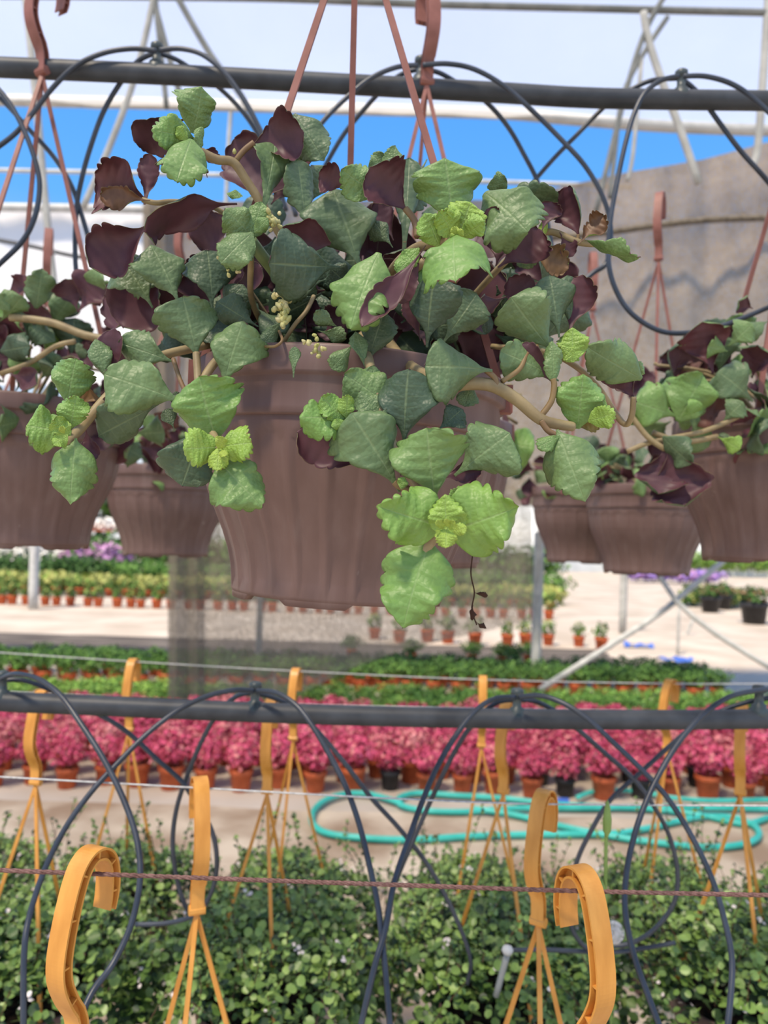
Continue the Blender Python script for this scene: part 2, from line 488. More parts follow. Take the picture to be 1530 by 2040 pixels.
n1 = net_sheet('shade_net', [(286, 402, 1010, 7.2), (700, 400, 1010, 7.2), (980, 398, 1010, 7.2), (1120, 372, 1005, 7.15), (1240, 345, 1000, 7.1), (1400, 318, 1000, 7.0), (1530, 283, 1000, 6.9), (1700, 240, 1000, 6.8)], NET, 3)
structure(n1, 'tan woven shade net hung as a sagging curtain behind the basket', 'shade net')
n2 = net_sheet('shade_net', [(338, 985, 1392, 6.15), (560, 985, 1392, 6.15), (620, 985, 1372, 6.15), (700, 985, 1332, 6.2), (800, 985, 1295, 6.3), (1060, 985, 1235, 6.6)], NETL, 5, 90, 30, 0.03)
structure(n2, 'see-through grey shade net curtain hanging to the ground below the basket', 'shade net')
# thicker gathered edge of the curtain
for px, r in ((352, .035), (372, .03), (398, .022)):
    pass
ge = net_sheet('shade_net', [(334, 990, 1394, 6.1), (350, 990, 1394, 6.0), (372, 990, 1394, 6.1), (392, 990, 1394, 6.0), (408, 990, 1394, 6.1)], NETL, 8, 30, 20, 0.02)
structure(ge, 'gathered darker vertical edge of the grey net curtain', 'shade net')
gu = net_sheet('shade_net', [(284, 404, 1000, 7.12), (296, 404, 1000, 7.0), (312, 404, 1000, 7.1), (328, 404, 1000, 7.0), (348, 404, 1000, 7.12)], NETL, 9, 30, 20, 0.02)
structure(gu, 'gathered grey vertical edge of the tan net above the smaller left pot', 'shade net')
# folded upper hem of the net, a sagging roll
hem = put('net_hem', tube_mesh('net_hem', [P(960, 480, 6.9), P(1080, 474, 6.9), P(1200, 464, 6.85), P(1330, 446, 6.8), P(1450, 436, 6.75), P(1640, 432, 6.7)], 0.03, noisy('net_hem_cloth', (0.10, 0.085, 0.065), (0.20, 0.17, 0.13), 30, .9, .1), 10))
structure(hem, 'dark sagging hem roll across the tan shade net', 'net hem')

# ------------------------------------------------------------------ steel posts and braces of the next bay
def gpost(px, py_base, py_top, r, label, m=POSTM):
    b = G(px, py_base)
    top = P(px + (py_base - py_top) * 0.028, py_top, b.y)
    o = put('steel_post', tube_mesh('steel_post', [b, (b + top) / 2, top], r, m, 10, 2))
    return tag(o, label, 'post')
gpost(1066, 1372, 1060, 0.052, 'grey square-based steel post standing left of the diagonal brace')
gpost(514, 1352, 1040, 0.034, 'thin grey post seen through the net curtain under the basket')
gpost(1240, 1262, 1060, 0.060, 'far grey post standing at the edge of the pale concrete')
gpost(66, 1214, 1040, 0.085, 'short pale grey post beside the far orange pots', WHITEM)
gpost(1350, 1305, 1210, 0.020, 'thin grey stake standing on the pale concrete')
b0 = P(1076, 1374, 7.3)
tube_thing('diagonal_brace', [b0, P(1240, 1270, 7.5), P(1330, 1210, 7.6), P(1450, 1110, 7.7)], 0.030, POSTM, 'grey diagonal brace rising to the right from the steel post', 'brace', 8, 2)
tube_thing('diagonal_brace', [P(1300, 1120, 7.6), P(1345, 1195, 7.5), P(1430, 1265, 7.3), P(1560, 1345, 7.1)], 0.024, POSTM, 'grey diagonal brace falling to the right over the pale concrete', 'brace', 8, 2)
tube_thing('diagonal_brace', [P(1382, 1230, 13), P(1366, 1270, 13), P(1350, 1303, 13)], 0.025, POSTM, 'short slanted stake leaning against the thin grey stake', 'brace', 8, 2)

# ------------------------------------------------------------------ wires and irrigation pipes
def line_at(d, px_pts):
    (x0, y0), (x1, y1) = px_pts[0], px_pts[1]; (x2, y2), (x3, y3) = px_pts[-2], px_pts[-1]
    px_pts = [(x0 - 900, y0 - (y1 - y0) / (x1 - x0) * 900)] + list(px_pts) + [(x3 + 900, y3 + (y3 - y2) / (x3 - x2) * 900)]
    return [P(px, py, d + 0.024 * ((px - 765) / F * d)) for px, py in px_pts]
def twisted_wire(pts, r, m):
    path = smooth_path(pts, 60)
    mb = MB()
    T, N = frames(path)
    for s in range(3):
        pp = []
        for i, p in enumerate(path):
            a = s * 2.094 + i * 0.9
            B = T[i].cross(N[i])
            pp.append(p + (N[i] * math.cos(a) + B * math.sin(a)) * r * .5)
        V, Fc = tube_geo(pp, r * .58, 6)
        mb.add(V, Fc)
    return mb.mesh('wire', [m])
W1, W2, W3, W4 = 0.60, 0.90, 1.28, 1.66
w = put('rusty_wire', twisted_wire(line_at(W1, [(-120, 1729), (400, 1749), (765, 1762), (1150, 1775), (1650, 1786)]), 0.0017, RUST))
tag(w, 'rusty brown twisted steel wire carrying the two nearest yellow hooks', 'wire')
tube_thing('galvanised_wire', line_at(W2, [(-120, 1541), (400, 1570), (765, 1590), (1090, 1602), (1650, 1606)]), 0.0011, GALV, 'pale grey wire carrying the second row of yellow hooks', 'wire', 6)
tube_thing('galvanised_wire', line_at(W3, [(-120, 1372), (500, 1400), (1000, 1412), (1650, 1420)]), 0.0014, GALV, 'thin grey wire behind the lower black pipe', 'wire', 6)
tube_thing('galvanised_wire', line_at(W4, [(-120, 1292), (265, 1318), (590, 1337), (960, 1354), (1340, 1362), (1650, 1362)]), 0.0013, GALV, 'thin grey wire carrying the farthest row of yellow hooks', 'wire', 6)

def pipe(pts, d, r, conns, label, conn_labels):
    t = thing('irrigation_pipe', label, 'pipe', P(765, pts[len(pts) // 2][1], d))
    put('pipe_body', tube_mesh('pipe_body', line_at(d, pts), r, BLACK, 20), t)
    for (px, py) in conns:          # barbed take-off: collar, neck, cross head
        c = P(px, py, d + 0.024 * ((px - 765) / F * d))
        mb = MB()
        prof = [(0, -.020), (.0115, -.020), (.0125, -.017), (.0125, -.010), (.0095, -.007), (.0095, -.004), (.006, -.002), (.0055, .012), (.0085, .013), (.0085, .020), (.006, .022), (0, .022)]
        V, Fc = lathe_geo(prof, 14); V = [(x + c.x, y + c.y, z + c.z) for x, y, z in V]
        mb.add(V, Fc)
        put('take_off', mb.mesh('take_off', [CONN]), t)
    return t
CONN = noisy('connector_plastic', (0.035, 0.05, 0.055), (0.06, 0.08, 0.085), 60, 0.4, 0.5)
PU, PL = 1.02, 1.02
pipe([(-120, 128), (0, 134), (320, 148), (765, 172), (1000, 185), (1200, 196), (1530, 201), (1650, 204)], PU, 0.0128, [(312, 119), (838, 146), (1357, 172)],
     'black irrigation pipe running across the top behind the basket hangers', None)
pipe([(-120, 1388), (0, 1397), (250, 1408), (508, 1419), (765, 1427), (1030, 1432), (1300, 1434), (1530, 1432), (1650, 1430)], PL, 0.0128, [(4, 1371), (508, 1392), (1030, 1405), (1512, 1398)],
     'black irrigation pipe running across the lower part above the yellow hooks', None)

def drip(pts, d0, d1, label, r=0.0033, grp=None):
    n = len(pts)
    pp = [P(px, py, d0 + (d1 - d0) * i / max(n - 1, 1)) for i, (px, py) in enumerate(pts)]
    return tube_thing('drip_tube', pp, r, TUBE, label, 'drip tube', 8, 6, grp)
drip([(312, 101), (262, 97), (205, 106), (150, 132), (105, 175), (60, 232), (20, 275), (-60, 330)], 1.00, .98, 'drip tube arching left from the top left connector to the frame edge')
drip([(308, 106), (275, 122), (240, 165), (205, 225), (178, 300), (162, 360), (152, 420), (150, 520), (160, 600)], 1.01, 1.06, 'drip tube dropping steeply left of the top left connector')
drip([(318, 100), (360, 97), (405, 110), (450, 148), (490, 205), (520, 262), (560, 340), (590, 430)], 1.00, .98, 'drip tube arching right from the top left connector')
drip([(316, 106), (350, 118), (385, 140), (440, 178), (495, 238), (540, 320), (570, 420)], 1.03, 1.06, 'inner drip tube falling right behind the top leaf cluster')
drip([(832, 130), (790, 134), (740, 155), (690, 195), (645, 240), (610, 290), (575, 350), (545, 420)], 1.00, .98, 'drip tube arching left from the middle connector above the basket')
drip([(834, 138), (800, 148), (760, 180), (715, 230), (680, 275), (640, 345), (600, 420)], 1.04, 1.08, 'inner drip tube falling left behind the middle hanger strap')
drip([(842, 130), (890, 127), (945, 138), (1005, 172), (1065, 225), (1120, 280), (1165, 330), (1200, 390), (1216, 450), (1210, 520), (1180, 545), (1140, 580)], 1.00, .99, 'long drip tube arching right from the middle connector down to the net')
drip([(842, 138), (875, 145), (915, 168), (965, 200), (1010, 250), (1045, 310), (1072, 365), (1088, 430), (1102, 520), (1100, 620)], 1.04, 1.08, 'inner drip tube falling right from the middle connector across the sky')
drip([(1352, 152), (1318, 160), (1285, 185), (1262, 230), (1245, 290), (1230, 360), (1216, 440), (1212, 520), (1228, 580), (1262, 628), (1318, 660), (1380, 662), (1450, 645), (1560, 600)], .99, .95, 'grey drip tube looping from the right connector down to the right basket')
drip([(1350, 156), (1300, 160), (1262, 176), (1210, 208), (1150, 268), (1095, 325), (1052, 380), (1030, 440)], 1.03, 1.08, 'inner drip tube falling left from the right connector across the sky')
drip([(1362, 152), (1405, 152), (1455, 166), (1500, 195), (1560, 250)], 1.00, .98, 'drip tube arching right from the right connector to the frame edge')
drip([(1362, 160), (1390, 185), (1430, 240), (1475, 300), (1520, 350), (1570, 410)], 1.03, 1.05, 'inner drip tube falling right from the right connector')
drip([(-30, 172), (10, 205), (55, 255), (105, 310), (140, 365), (160, 420), (178, 480), (200, 560)], 1.03, 1.06, 'drip tube crossing the sky from the left edge towards the purple leaf')
drip([(-30, 150), (15, 200), (48, 260), (70, 320), (79, 370), (70, 430), (45, 480), (0, 525), (-40, 560)], .98, .96, 'drip tube bowing along the left edge in front of the white film')
drip([(100, 600), (150, 590), (200, 582), (260, 568), (330, 560)], 1.0, .98, 'short drip tube crossing behind the leaves of the left basket')

drip([(2, 1352), (30, 1343), (75, 1352), (120, 1385), (160, 1440), (205, 1510), (245, 1590), (272, 1670), (279, 1750), (262, 1840), (225, 1920), (185, 1975), (150, 2050)], 1.00, .74, 'drip tube looping from the far left connector down behind the nearest left hook')
drip([(2, 1356), (45, 1355), (100, 1374), (150, 1400), (220, 1436), (265, 1468), (315, 1515), (358, 1553), (385, 1590), (420, 1650), (432, 1710), (424, 1770), (395, 1818), (340, 1838), (270, 1842)], 1.03, 1.10, 'drip tube running from the far left connector past the second hook')
drip([(505, 1376), (465, 1375), (410, 1388), (350, 1418), (290, 1465), (235, 1520), (180, 1580), (130, 1650), (90, 1730), (60, 1820), (48, 1900), (47, 2060)], 1.00, .78, 'drip tube arching left from the second connector to the lower left corner')
drip([(503, 1380), (470, 1388), (435, 1420), (405, 1470), (375, 1540), (352, 1610), (344, 1680), (352, 1750), (372, 1810), (400, 1835)], 1.04, 1.12, 'drip tube dropping left of the second connector behind the yellow hook')
drip([(512, 1376), (550, 1380), (590, 1405), (625, 1450), (660, 1510), (690, 1570), (715, 1640), (735, 1720), (752, 1800), (762, 1880), (770, 1960), (778, 2060)], 1.00, .80, 'drip tube falling from the second connector to the bottom centre')
drip([(513, 1381), (550, 1392), (590, 1415), (640, 1465), (690, 1525), (740, 1590), (795, 1650), (850, 1720), (895, 1800), (925, 1870), (938, 1920), (930, 1960)], 1.04, 1.14, 'long drip tube slanting right below the basket towards the foliage')
drip([(1026, 1389), (985, 1392), (945, 1418), (905, 1470), (870, 1530), (840, 1600), (815, 1670), (785, 1760), (768, 1850), (745, 1930), (715, 2060)], 1.00, .80, 'drip tube falling left from the third connector to the bottom centre')
drip([(1024, 1394), (990, 1400), (950, 1432), (910, 1490), (865, 1580), (825, 1670), (795, 1740), (775, 1800), (765, 1860), (758, 1900)], 1.04, 1.12, 'second drip tube falling left from the third connector')
drip([(1034, 1389), (1075, 1386), (1120, 1400), (1170, 1432), (1225, 1482), (1280, 1535), (1330, 1590), (1380, 1670), (1420, 1755), (1445, 1840), (1458, 1910), (1456, 1980), (1448, 2060)], 1.00, .80, 'long drip tube looping right from the third connector to the bottom right')
drip([(1036, 1394), (1070, 1398), (1110, 1420), (1150, 1452), (1210, 1505), (1260, 1550), (1305, 1610), (1335, 1670), (1350, 1740), (1342, 1800), (1305, 1850), (1260, 1878), (1215, 1885)], 1.04, 1.12, 'drip tube looping round behind the white dandelion head')
drip([(1560, 1370), (1505, 1376), (1450, 1390), (1400, 1425), (1355, 1475), (1320, 1530), (1290, 1590), (1265, 1660), (1248, 1740), (1246, 1820), (1265, 1910), (1290, 1980), (1320, 2060)], 1.00, .80, 'drip tube sweeping down from the right edge in front of the dandelion')
drip([(1560, 1388), (1500, 1396), (1440, 1415), (1390, 1440), (1330, 1490), (1270, 1545), (1215, 1595), (1175, 1660), (1148, 1720), (1135, 1790), (1140, 1850), (1170, 1890), (1210, 1898)], 1.04, 1.12, 'drip tube from the right edge curling behind the nearest right hook')
drip([(1018, 1893), (1080, 1892), (1150, 1895), (1220, 1897), (1290, 1888), (1345, 1878)], 1.12, 1.12, 'straight drip tube lying on the foliage with a white end cap')

# ------------------------------------------------------------------ pots
PZ = 0.845
def pot_parts(seg=160, flutes=26):
    prof = [(0.0, .004), (.074, .004), (.078, 0), (.0848, 0), (.0862, .004), (.0870, .014), (.0885, .026), (.0915, .040), (.0965, .056), (.1030, .073), (.1095, .090), (.1148, .107), (.1180, .124), (.1195, .140), (.1200, .1535)]
    ref = []
    for i in range(len(prof) - 1):
        a, b = prof[i], prof[i + 1]
        n = 3 if i > 4 else 1
        for k in range(n):
            ref.append((a[0] + (b[0] - a[0]) * k / n, a[1] + (b[1] - a[1]) * k / n))
    ref.append(prof[-1])
    def mod(a, r, h):
        if h < .006 or r < .085: return 0.0
        u = abs(((a * flutes / (2 * math.pi)) % 1.0) - .5) * 2      # 0 centre of panel, 1 at the groove
        top = .128 + .014 * math.sqrt(max(0, 1 - (u / .8) ** 2)) if u < .8 else 0
        ins = 1.0 if (u < .8 and h < top) else 0.0
        return -.0022 * ins * min(1, (.8 - u) * 8 if u < .8 else 0) * (1 if h > .012 else .4)
    V, Fc = lathe_geo(ref, seg, mod); V = [(x, y, z * PZ) for x, y, z in V]
    body = new_mesh('pot_body', V, Fc, [POT])
    rim = [(.1175, .152), (.1222, .1532), (.1230, .1545), (.1228, .1600), (.1225, .1840), (.1232, .1852), (.1262, .1862), (.1268, .1880), (.1266, .2070), (.1255, .2095), (.1235, .2100), (.1215, .2090), (.1205, .195), (.1190, .160)]
    V, Fc = lathe_geo(rim, seg); V = [(x, y, z * PZ) for x, y, z in V]
    rimm = new_mesh('pot_rim', V, Fc, [POT])
    soil = [(.1195, .186), (.10, .190), (.06, .193), (.02, .196), (.0005, .196)]
    V, Fc = lathe_geo(soil, 48)
    rr = random.Random(2)
    V = [(x, y, z * PZ + rr.uniform(-.003, .003)) for x, y, z in V]
    soilm = new_mesh('soil', V, Fc, [SOIL])
    foot = MB()
    V, Fc = lathe_geo([(.078, .002), (.0785, -.004), (.0848, -.004), (.0852, .002)], 96)
    V = [(x, y, z if z > 0 or (math.atan2(y, x) * 3 / math.pi) % 1 < .6 else 0.0) for x, y, z in V]
    foot.add(V, Fc)
    footm = foot.mesh('foot_ring', [POT])
    return body, rimm, soilm, footm
POT_HERO = pot_parts(312)
POT_LOW = pot_parts(156)

# I-beam section hook, swept in its own plane; channel ribs between the flanges
HOOK_PATH = [(.0215, -.047), (.0245, -.036), (.0250, -.024), (.0215, -.011), (.0130, -.0025), (0, 0), (-.011, -.005), (-.0185, -.015), (-.0255, -.031), (-.0315, -.050), (-.0345, -.067), (-.0325, -.082), (-.0235, -.098), (-.0135, -.111), (-.0095, -.122), (-.0090, -.140)]
def hook_mesh(m, wd=.0165, th=.0090):
    path = smooth_path([Vector((a * .80, 0, z)) for a, z in HOOK_PATH], 5)
    n = len(path)
    fl, wb = .0017, .0032
    h, q = th / 2, wd / 2
    sec = [(-q, h), (q, h), (q, h - fl), (wb / 2, h - fl), (wb / 2, -h + fl), (q, -h + fl), (q, -h), (-q, -h), (-q, -h + fl), (-wb / 2, -h + fl), (-wb / 2, h - fl), (-q, h - fl)]
    V, Fc = [], []
    ns = len(sec)
    for i, p in enumerate(path):
        t = (path[min(i + 1, n - 1)] - path[max(i - 1, 0)]).normalized()
        nn = Vector((-t.z, 0, t.x))                    # in-plane normal
        taper = 1.0 if i > 6 else 0.78 + 0.22 * i / 6
        for (b, c) in sec:
            V.append(p + nn * c * taper + Vector((0, b * (0.9 if i > n - 12 else 1), 0)))
    for i in range(n - 1):
        for k in range(ns):
            k2 = (k + 1) % ns
            Fc.append((i * ns + k, (i + 1) * ns + k, (i + 1) * ns + k2, i * ns + k2))
    Fc.append(tuple(range(ns))); Fc.append(tuple((n - 1) * ns + k for k in range(ns))[::-1])
    mb = MB(); mb.add(V, Fc)
    mb.add(*tube_geo([Vector((-.0072, -.009, -.141)), Vector((-.0072, .009, -.141))], .0058, 10))
    rib = mb
    for i in range(6, n - 8, 9):                       # small cross ribs inside the channels
        p = path[i]; t = (path[i + 1] - path[i - 1]).normalized(); nn = Vector((-t.z, 0, t.x))
        vs = []
        for sy in (-1, 1):
            for (a, c) in ((-.0007, -h + fl), (.0007, -h + fl), (.0007, h - fl), (-.0007, h - fl)):
                vs.append(p + t * a + nn * c + Vector((0, sy * (q - .0012), 0)))
        rib.add(vs, [(0, 1, 2, 3), (7, 6, 5, 4), (0, 4, 5, 1), (1, 5, 6, 2), (2, 6, 7, 3), (3, 7, 4, 0)])
    return mb.mesh('hook', [m], False)
HK_Y = hook_mesh(YEL)
HK_B = hook_mesh(TERRA)
HOOK_END = Vector((-.0072, 0, -.146))

def strap_geo(a, b, wd=.0062, th=.0036):
    a, b = Vector(a), Vector(b)
    t = (b - a).normalized()
    s = t.cross(Vector((0, 1, 0)))
    s = s.normalized() if s.length > .05 else Vector((1, 0, 0))
    q = t.cross(s).normalized()
    V = []
    for (p, k) in ((a, .8), (b, 1.0)):
        for (i, j) in ((-1, -1), (-.3, -1.25), (.3, -1.25), (1, -1), (1, 1), (-1, 1)):
            V.append(p + s * i * wd / 2 * k + q * j * th / 2 * k)
    n = 6
    return V, [(i, (i + 1) % n, (i + 1) % n + n, i + n) for i in range(n)] + [tuple(range(n))[::-1], tuple(range(n, 2 * n))]

def add_hanger(t, top, psi, ends, m, hook=True):
    """top: world point of the hook crown; ends: strap end points (world)"""
    hk = HK_Y if m is YEL else HK_B
    R = Matrix.Translation(top) @ Matrix.Rotation(psi, 4, 'Z')
    inv = Matrix.Translation(-Vector(t.location))
    o = put('hook', hk, t); o.matrix_parent_inverse = inv; o.matrix_basis = R
    k = R @ HOOK_END
    sts = []
    for e in ends:
        V, Fc = strap_geo(k, e)
        sts.append(put('strap', new_mesh('strap', V, Fc, [m], False), t))
    return sts

def add_pot(t, base, tilt=(0, 0), rz=0.0, parts=None, scale=1.0):
    parts = parts or POT_LOW
    Mx = Matrix.Translation(base) @ Matrix.Rotation(tilt[0], 4, 'Y') @ Matrix.Rotation(tilt[1], 4, 'X') @ Matrix.Rotation(rz, 4, 'Z') @ Matrix.Scale(scale, 4)
    inv = Matrix.Translation(-Vector(t.location))
    for nm, me in zip(('pot_body', 'pot_rim', 'soil', 'foot_ring'), parts):
        o = put(nm, me, t); o.matrix_parent_inverse = inv; o.matrix_basis = Mx
    return Mx

# main basket
base = P(672, 1186, 0.64)
main = thing('hanging_pot', 'large brown fluted plastic hanging pot in the middle, closest of the pots', 'pot', base)
PM = add_pot(main, base, (math.radians(2.4), 0), .06, POT_HERO)
apex = P(711, -196, .64)
R = PM
ends = [R @ Vector((-.119, -.03, .17)), R @ Vector((.119, -.03, .17)), R @ Vector((-.005, .122, .17))]
top = apex - (Matrix.Rotation(math.radians(100), 3, 'Z') @ HOOK_END)
sts = add_hanger(main, top, math.radians(100), ends, TERRA)
for e, st_ in zip(ends, sts):                    # clips that hold the straps on the rim
    mb = MB(); mb.add(*box_geo(e + Vector((0, 0, -.004)), .016, .012, .022))
    put('strap_clip', mb.mesh('strap_clip', [TERRA], False), st_)

def back_pot(bx, by, d, knob, psi, label, tilt=0.0, spread=0, scale=1.0, grp=None, hook=True):
    """pot with its hanger; knob: pixel where the straps meet"""
    b = P(bx, by, d)
    t = thing('hanging_pot', label, 'pot', b, grp)
    Mx = add_pot(t, b, (tilt, 0), spread, POT_LOW, scale)
    k = P(knob[0], knob[1], d)
    ends = [Mx @ Vector((.120 * math.cos(a + spread), .120 * math.sin(a + spread), .17)) for a in (-math.pi * .83, -math.pi * .17, math.pi * .5)]
    top = k - (Matrix.Rotation(psi, 3, 'Z') @ HOOK_END)
    sts = add_hanger(t, top, psi, ends, TERRA)
    for e, st_ in zip(ends, sts):
        mb = MB(); mb.add(*box_geo(e + Vector((0, 0, -.004)), .014, .011, .02))
        put('strap_clip', mb.mesh('strap_clip', [TERRA], False), st_)
    return t, b, Mx
BP = {}
BP['left'] = back_pot(36, 1084, 1.0, (84, 150), math.radians(62), 'brown hanging pot cut off by the left edge', math.radians(.5), .3)
BP['right'] = back_pot(1541, 1116, 1.0, (1600, 190), math.radians(50), 'brown hanging pot cut off by the right edge', math.radians(.5), .2)
BP['mid'] = back_pot(822, 1120, 1.01, (850, 170), math.radians(108), 'brown hanging pot hidden behind the large middle pot', 0, .1)
BP['small_left'] = back_pot(330, 1104, 1.62, (364, 560), math.radians(70), 'smaller brown hanging pot between the left pot and the middle pot', 0, .1)
BP['small_right'] = back_pot(1287, 1140, 1.62, (1312, 520), math.radians(60), 'smaller brown hanging pot under the net, rim fully showing', 0, .4)
BP['small_right2'] = back_pot(1160, 1118, 1.9, (1180, 620), math.radians(85), 'small brown hanging pot half hidden behind its neighbour under the net', 0, .2)
BP['far_left'] = back_pot(58, 1085, 1.66, (92, 590), math.radians(110), 'brown hanging pot almost hidden behind the pot at the left edge', 0, .2)

# ------------------------------------------------------------------ leaves
SHAPES = {
    'o': ([0, .08, .17, .26, .36, .48, .60, .70, .80, .88, .94, .98, 1.0], [.045, .055, .10, .27, .58, .88, 1.02, 1.03, .96, .80, .58, .34, .05]),     # obovate on a tapering base
    'h': ([0, .05, .10, .16, .26, .40, .55, .70, .84, .94, 1.0], [.05, .07, .40, .78, .98, 1.0, .92, .76, .50, .24, .02]),          # broad base, pointed tip
    'r': ([0, .04, .10, .18, .30, .45, .60, .74, .86, .94, 1.0], [.10, .14, .36, .66, .90, 1.0, .98, .86, .62, .36, .05]),               # rounder young leaf
    'f': ([0, .05, .12, .25, .40, .55, .70, .82, .91, .97, 1.0], [.12, .20, .46, .76, .95, 1.0, .97, .86, .66, .38, .05]),                          # broad fan
    'l': ([0, .10, .25, .40, .60, .75, .88, .96, 1.0], [.10, .12, .22, .45, .90, 1.0, .82, .45, .06]),                                 # spoon shaped
}
def leaf_mesh(W=.85, cl=.4, cr=.4, bend=.5, shape='o', ruf=.05, cren=.07, quilt=.03, nc=7, seed=0, nt=40, ns=14, thick=.012):
    rnd = random.Random(seed)
    kx, ky = SHAPES[shape]
    tf = np.linspace(0, 1, 400); wf = np.interp(tf, kx, ky) * W / 2
    kern = np.hanning(49); kern /= kern.sum()
    wf = np.convolve(np.concatenate([np.full(24, wf[0]), wf, -wf[::-1][:24]]), kern, 'valid')
    wf = np.maximum(wf, .004)
    uf = np.concatenate([[0], np.cumsum(np.hypot(np.diff(tf), np.diff(wf)))]); uf /= uf[-1]
    t = np.interp(np.linspace(0, 1, nt + 1), .6 * uf + .4 * tf, tf)
    U = np.interp(t, tf, uf)[:, None]
    s = np.linspace(-1, 1, ns + 1); s = np.sign(s) * np.abs(s) ** .85
    Tt, S = np.meshgrid(t, s, indexing='ij')
    w = np.interp(Tt, tf, wf)
    rho = np.abs(S)
    ph = np.where(S > 0, rnd.uniform(0, 3), rnd.uniform(0, 3))
    env = np.clip((Tt - .18) * 5, 0, 1) * np.clip((1.02 - Tt) * 14, .3, 1)
    tw = U + .016 * np.sin(13 * U + ph * 3) + .008 * np.sin(29 * U + seed)
    sc = np.abs(np.sin(np.pi * nc * tw + ph)) ** .55
    amp = .75 + .5 * np.sin(9 * Tt + ph * 5 + seed)
    asym = 1 + .12 * math.sin(seed * 1.7) * np.sin(Tt * 5 + seed) * np.sign(S)
    ex = cren * amp * env * (sc - .75) * rho ** 5 * 2.0
    a = rho * w * asym * (1 + ex)
    curl = np.where(S > 0, cr, cl)
    phi = curl * rho ** 1.2 + 1e-4
    x = np.sign(S) * a * np.sin(phi) / phi
    z = -a * (1 - np.cos(phi)) / phi
    z += quilt * W * np.sin(np.pi * 7 * Tt) ** 2 * np.sin(np.pi * np.clip(rho, 0, 1)) * env
    z += 1.0 * ruf * W * rho ** 7 * (.6 - sc) * amp * env
    z += .35 * ruf * W * rho ** 2.5 * np.sin(2 * np.pi * nc * .3 * Tt + ph * 2 + seed) * env
    z -= (.25 + 2.2 * ruf) * W * np.clip(rho - .74, 0, 1) ** 1.4 * env
    pl_, pr_ = rnd.uniform(0, 6.28), rnd.uniform(0, 6.28)
    z += (.105 + 1.25 * ruf) * W * rho ** 2 * np.where(S > 0, np.sin(8.5 * Tt + pr_), np.sin(7.5 * Tt + pl_)) * env
    ylift = .34 * rho * w * np.sin(np.pi * np.clip(Tt, 0, 1)) * (1 - Tt)
    ylift += (Tt - .5) * ex * .75
    th = bend * t ** 1.4
    dt = np.diff(t, prepend=0)
    my, mz = np.cumsum(np.cos(th) * dt), -np.cumsum(np.sin(th) * dt)
    TH = th[:, None]
    Y = my[:, None] + ylift * np.cos(TH) + z * np.sin(TH)
    Z = mz[:, None] - ylift * np.sin(TH) + z * np.cos(TH)
    Pt = np.stack([x, Y, Z], -1)
    du = np.gradient(Pt, axis=0); dv = np.gradient(Pt, axis=1)
    Nn = np.cross(dv, du); Nn /= np.linalg.norm(Nn, axis=-1, keepdims=True) + 1e-9
    Bt = Pt - Nn * thick * (1 - .6 * rho[..., None] ** 3)
    nr, ncol = nt + 1, ns + 1
    V = np.concatenate([Pt.reshape(-1, 3), Bt.reshape(-1, 3)])
    off = nr * ncol
    Fc, mi = [], []
    for i in range(nt):
        for j in range(ns):
            q = (i * ncol + j, i * ncol + j + 1, (i + 1) * ncol + j + 1, (i + 1) * ncol + j)
            Fc.append(q); mi.append(0)
            Fc.append(tuple(k + off for k in q[::-1])); mi.append(1)
    loop = [j for j in range(ncol)] + [i * ncol + ns for i in range(1, nr)] + [nt * ncol + j for j in range(ns - 1, -1, -1)] + [i * ncol for i in range(nt - 1, 0, -1)]
    for k in range(len(loop)):
        p, q = loop[k], loop[(k + 1) % len(loop)]
        Fc.append((p, p + off, q + off, q)); mi.append(2)
    uv = np.stack([S.ravel(), Tt.ravel()], -1); uv = np.concatenate([uv, uv])
    me = new_mesh('leaf', V, Fc, [LEAF_TOP, LEAF_UNDER, LEAF_RIM], True, mi, uv)
    tip = Vector(Pt[-1, ns // 2])
    return me, tip

def leaf_matrix(B, Tp, tip, roll):
    ch = Tp - B
    y = ch.normalized()
    v = (EYE - B).normalized(); v = (v - y * v.dot(y)).normalized()
    sd = y.cross(v)
    n = v * math.cos(roll) + sd * math.sin(roll)
    x = y.cross(n)
    Wm = Matrix((x, y, n)).transposed()
    ly = tip.normalized(); lz = Vector((0, 0, 1)); lz = (lz - ly * lz.dot(ly)).normalized(); lx = ly.cross(lz)
    Lm = Matrix((lx, ly, lz)).transposed()
    sc = ch.length / tip.length
    R3 = Wm @ Lm.transposed()
    return Matrix.Translation(B) @ R3.to_4x4() @ Matrix.Scale(sc, 4)

_ln = [0]
def leaf(plant, bx, by, tx, ty, W=.85, roll=0, age=.2, d=.52, dt=-.012, cl=.45, cr=.45, bend=.45, shape='o', ruf=None, cren=.06, nc=None, hi=True):
    _ln[0] += 1
    sd = _ln[0]
    rnd = random.Random(sd * 13)
    if ruf is None: ruf = .035 + .09 * age if age < .78 else .05
    if shape == 'r' and W >= 1.0: shape = 'f'
    if nc is None: nc = (7 if age < .3 else 8) + int(2 * rnd.random())
    B, Tp = P(bx, by, d), P(tx, ty, d + dt)
    B = B - (Tp - B) * .13
    pj = (P(tx, ty, d) - P(bx, by, d)).length * 1.13
    W *= .97 * pj / (Tp - B).length
    me, tip = leaf_mesh(W, cl + rnd.uniform(-.3, .6), cr + rnd.uniform(-.3, .6), bend, shape, ruf, cren * (1 + 1.1 * age), .006 + .022 * age, nc, sd, 104 if hi else 30, 18 if hi else 10)
    o = put('leaf', me, plant)
    o.matrix_parent_inverse = Matrix.Translation(-Vector(plant.location))
    o.matrix_basis = leaf_matrix(B, Tp, tip, math.radians(roll + rnd.uniform(-17, 17)))
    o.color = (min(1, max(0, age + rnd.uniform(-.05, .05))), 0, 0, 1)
    return o

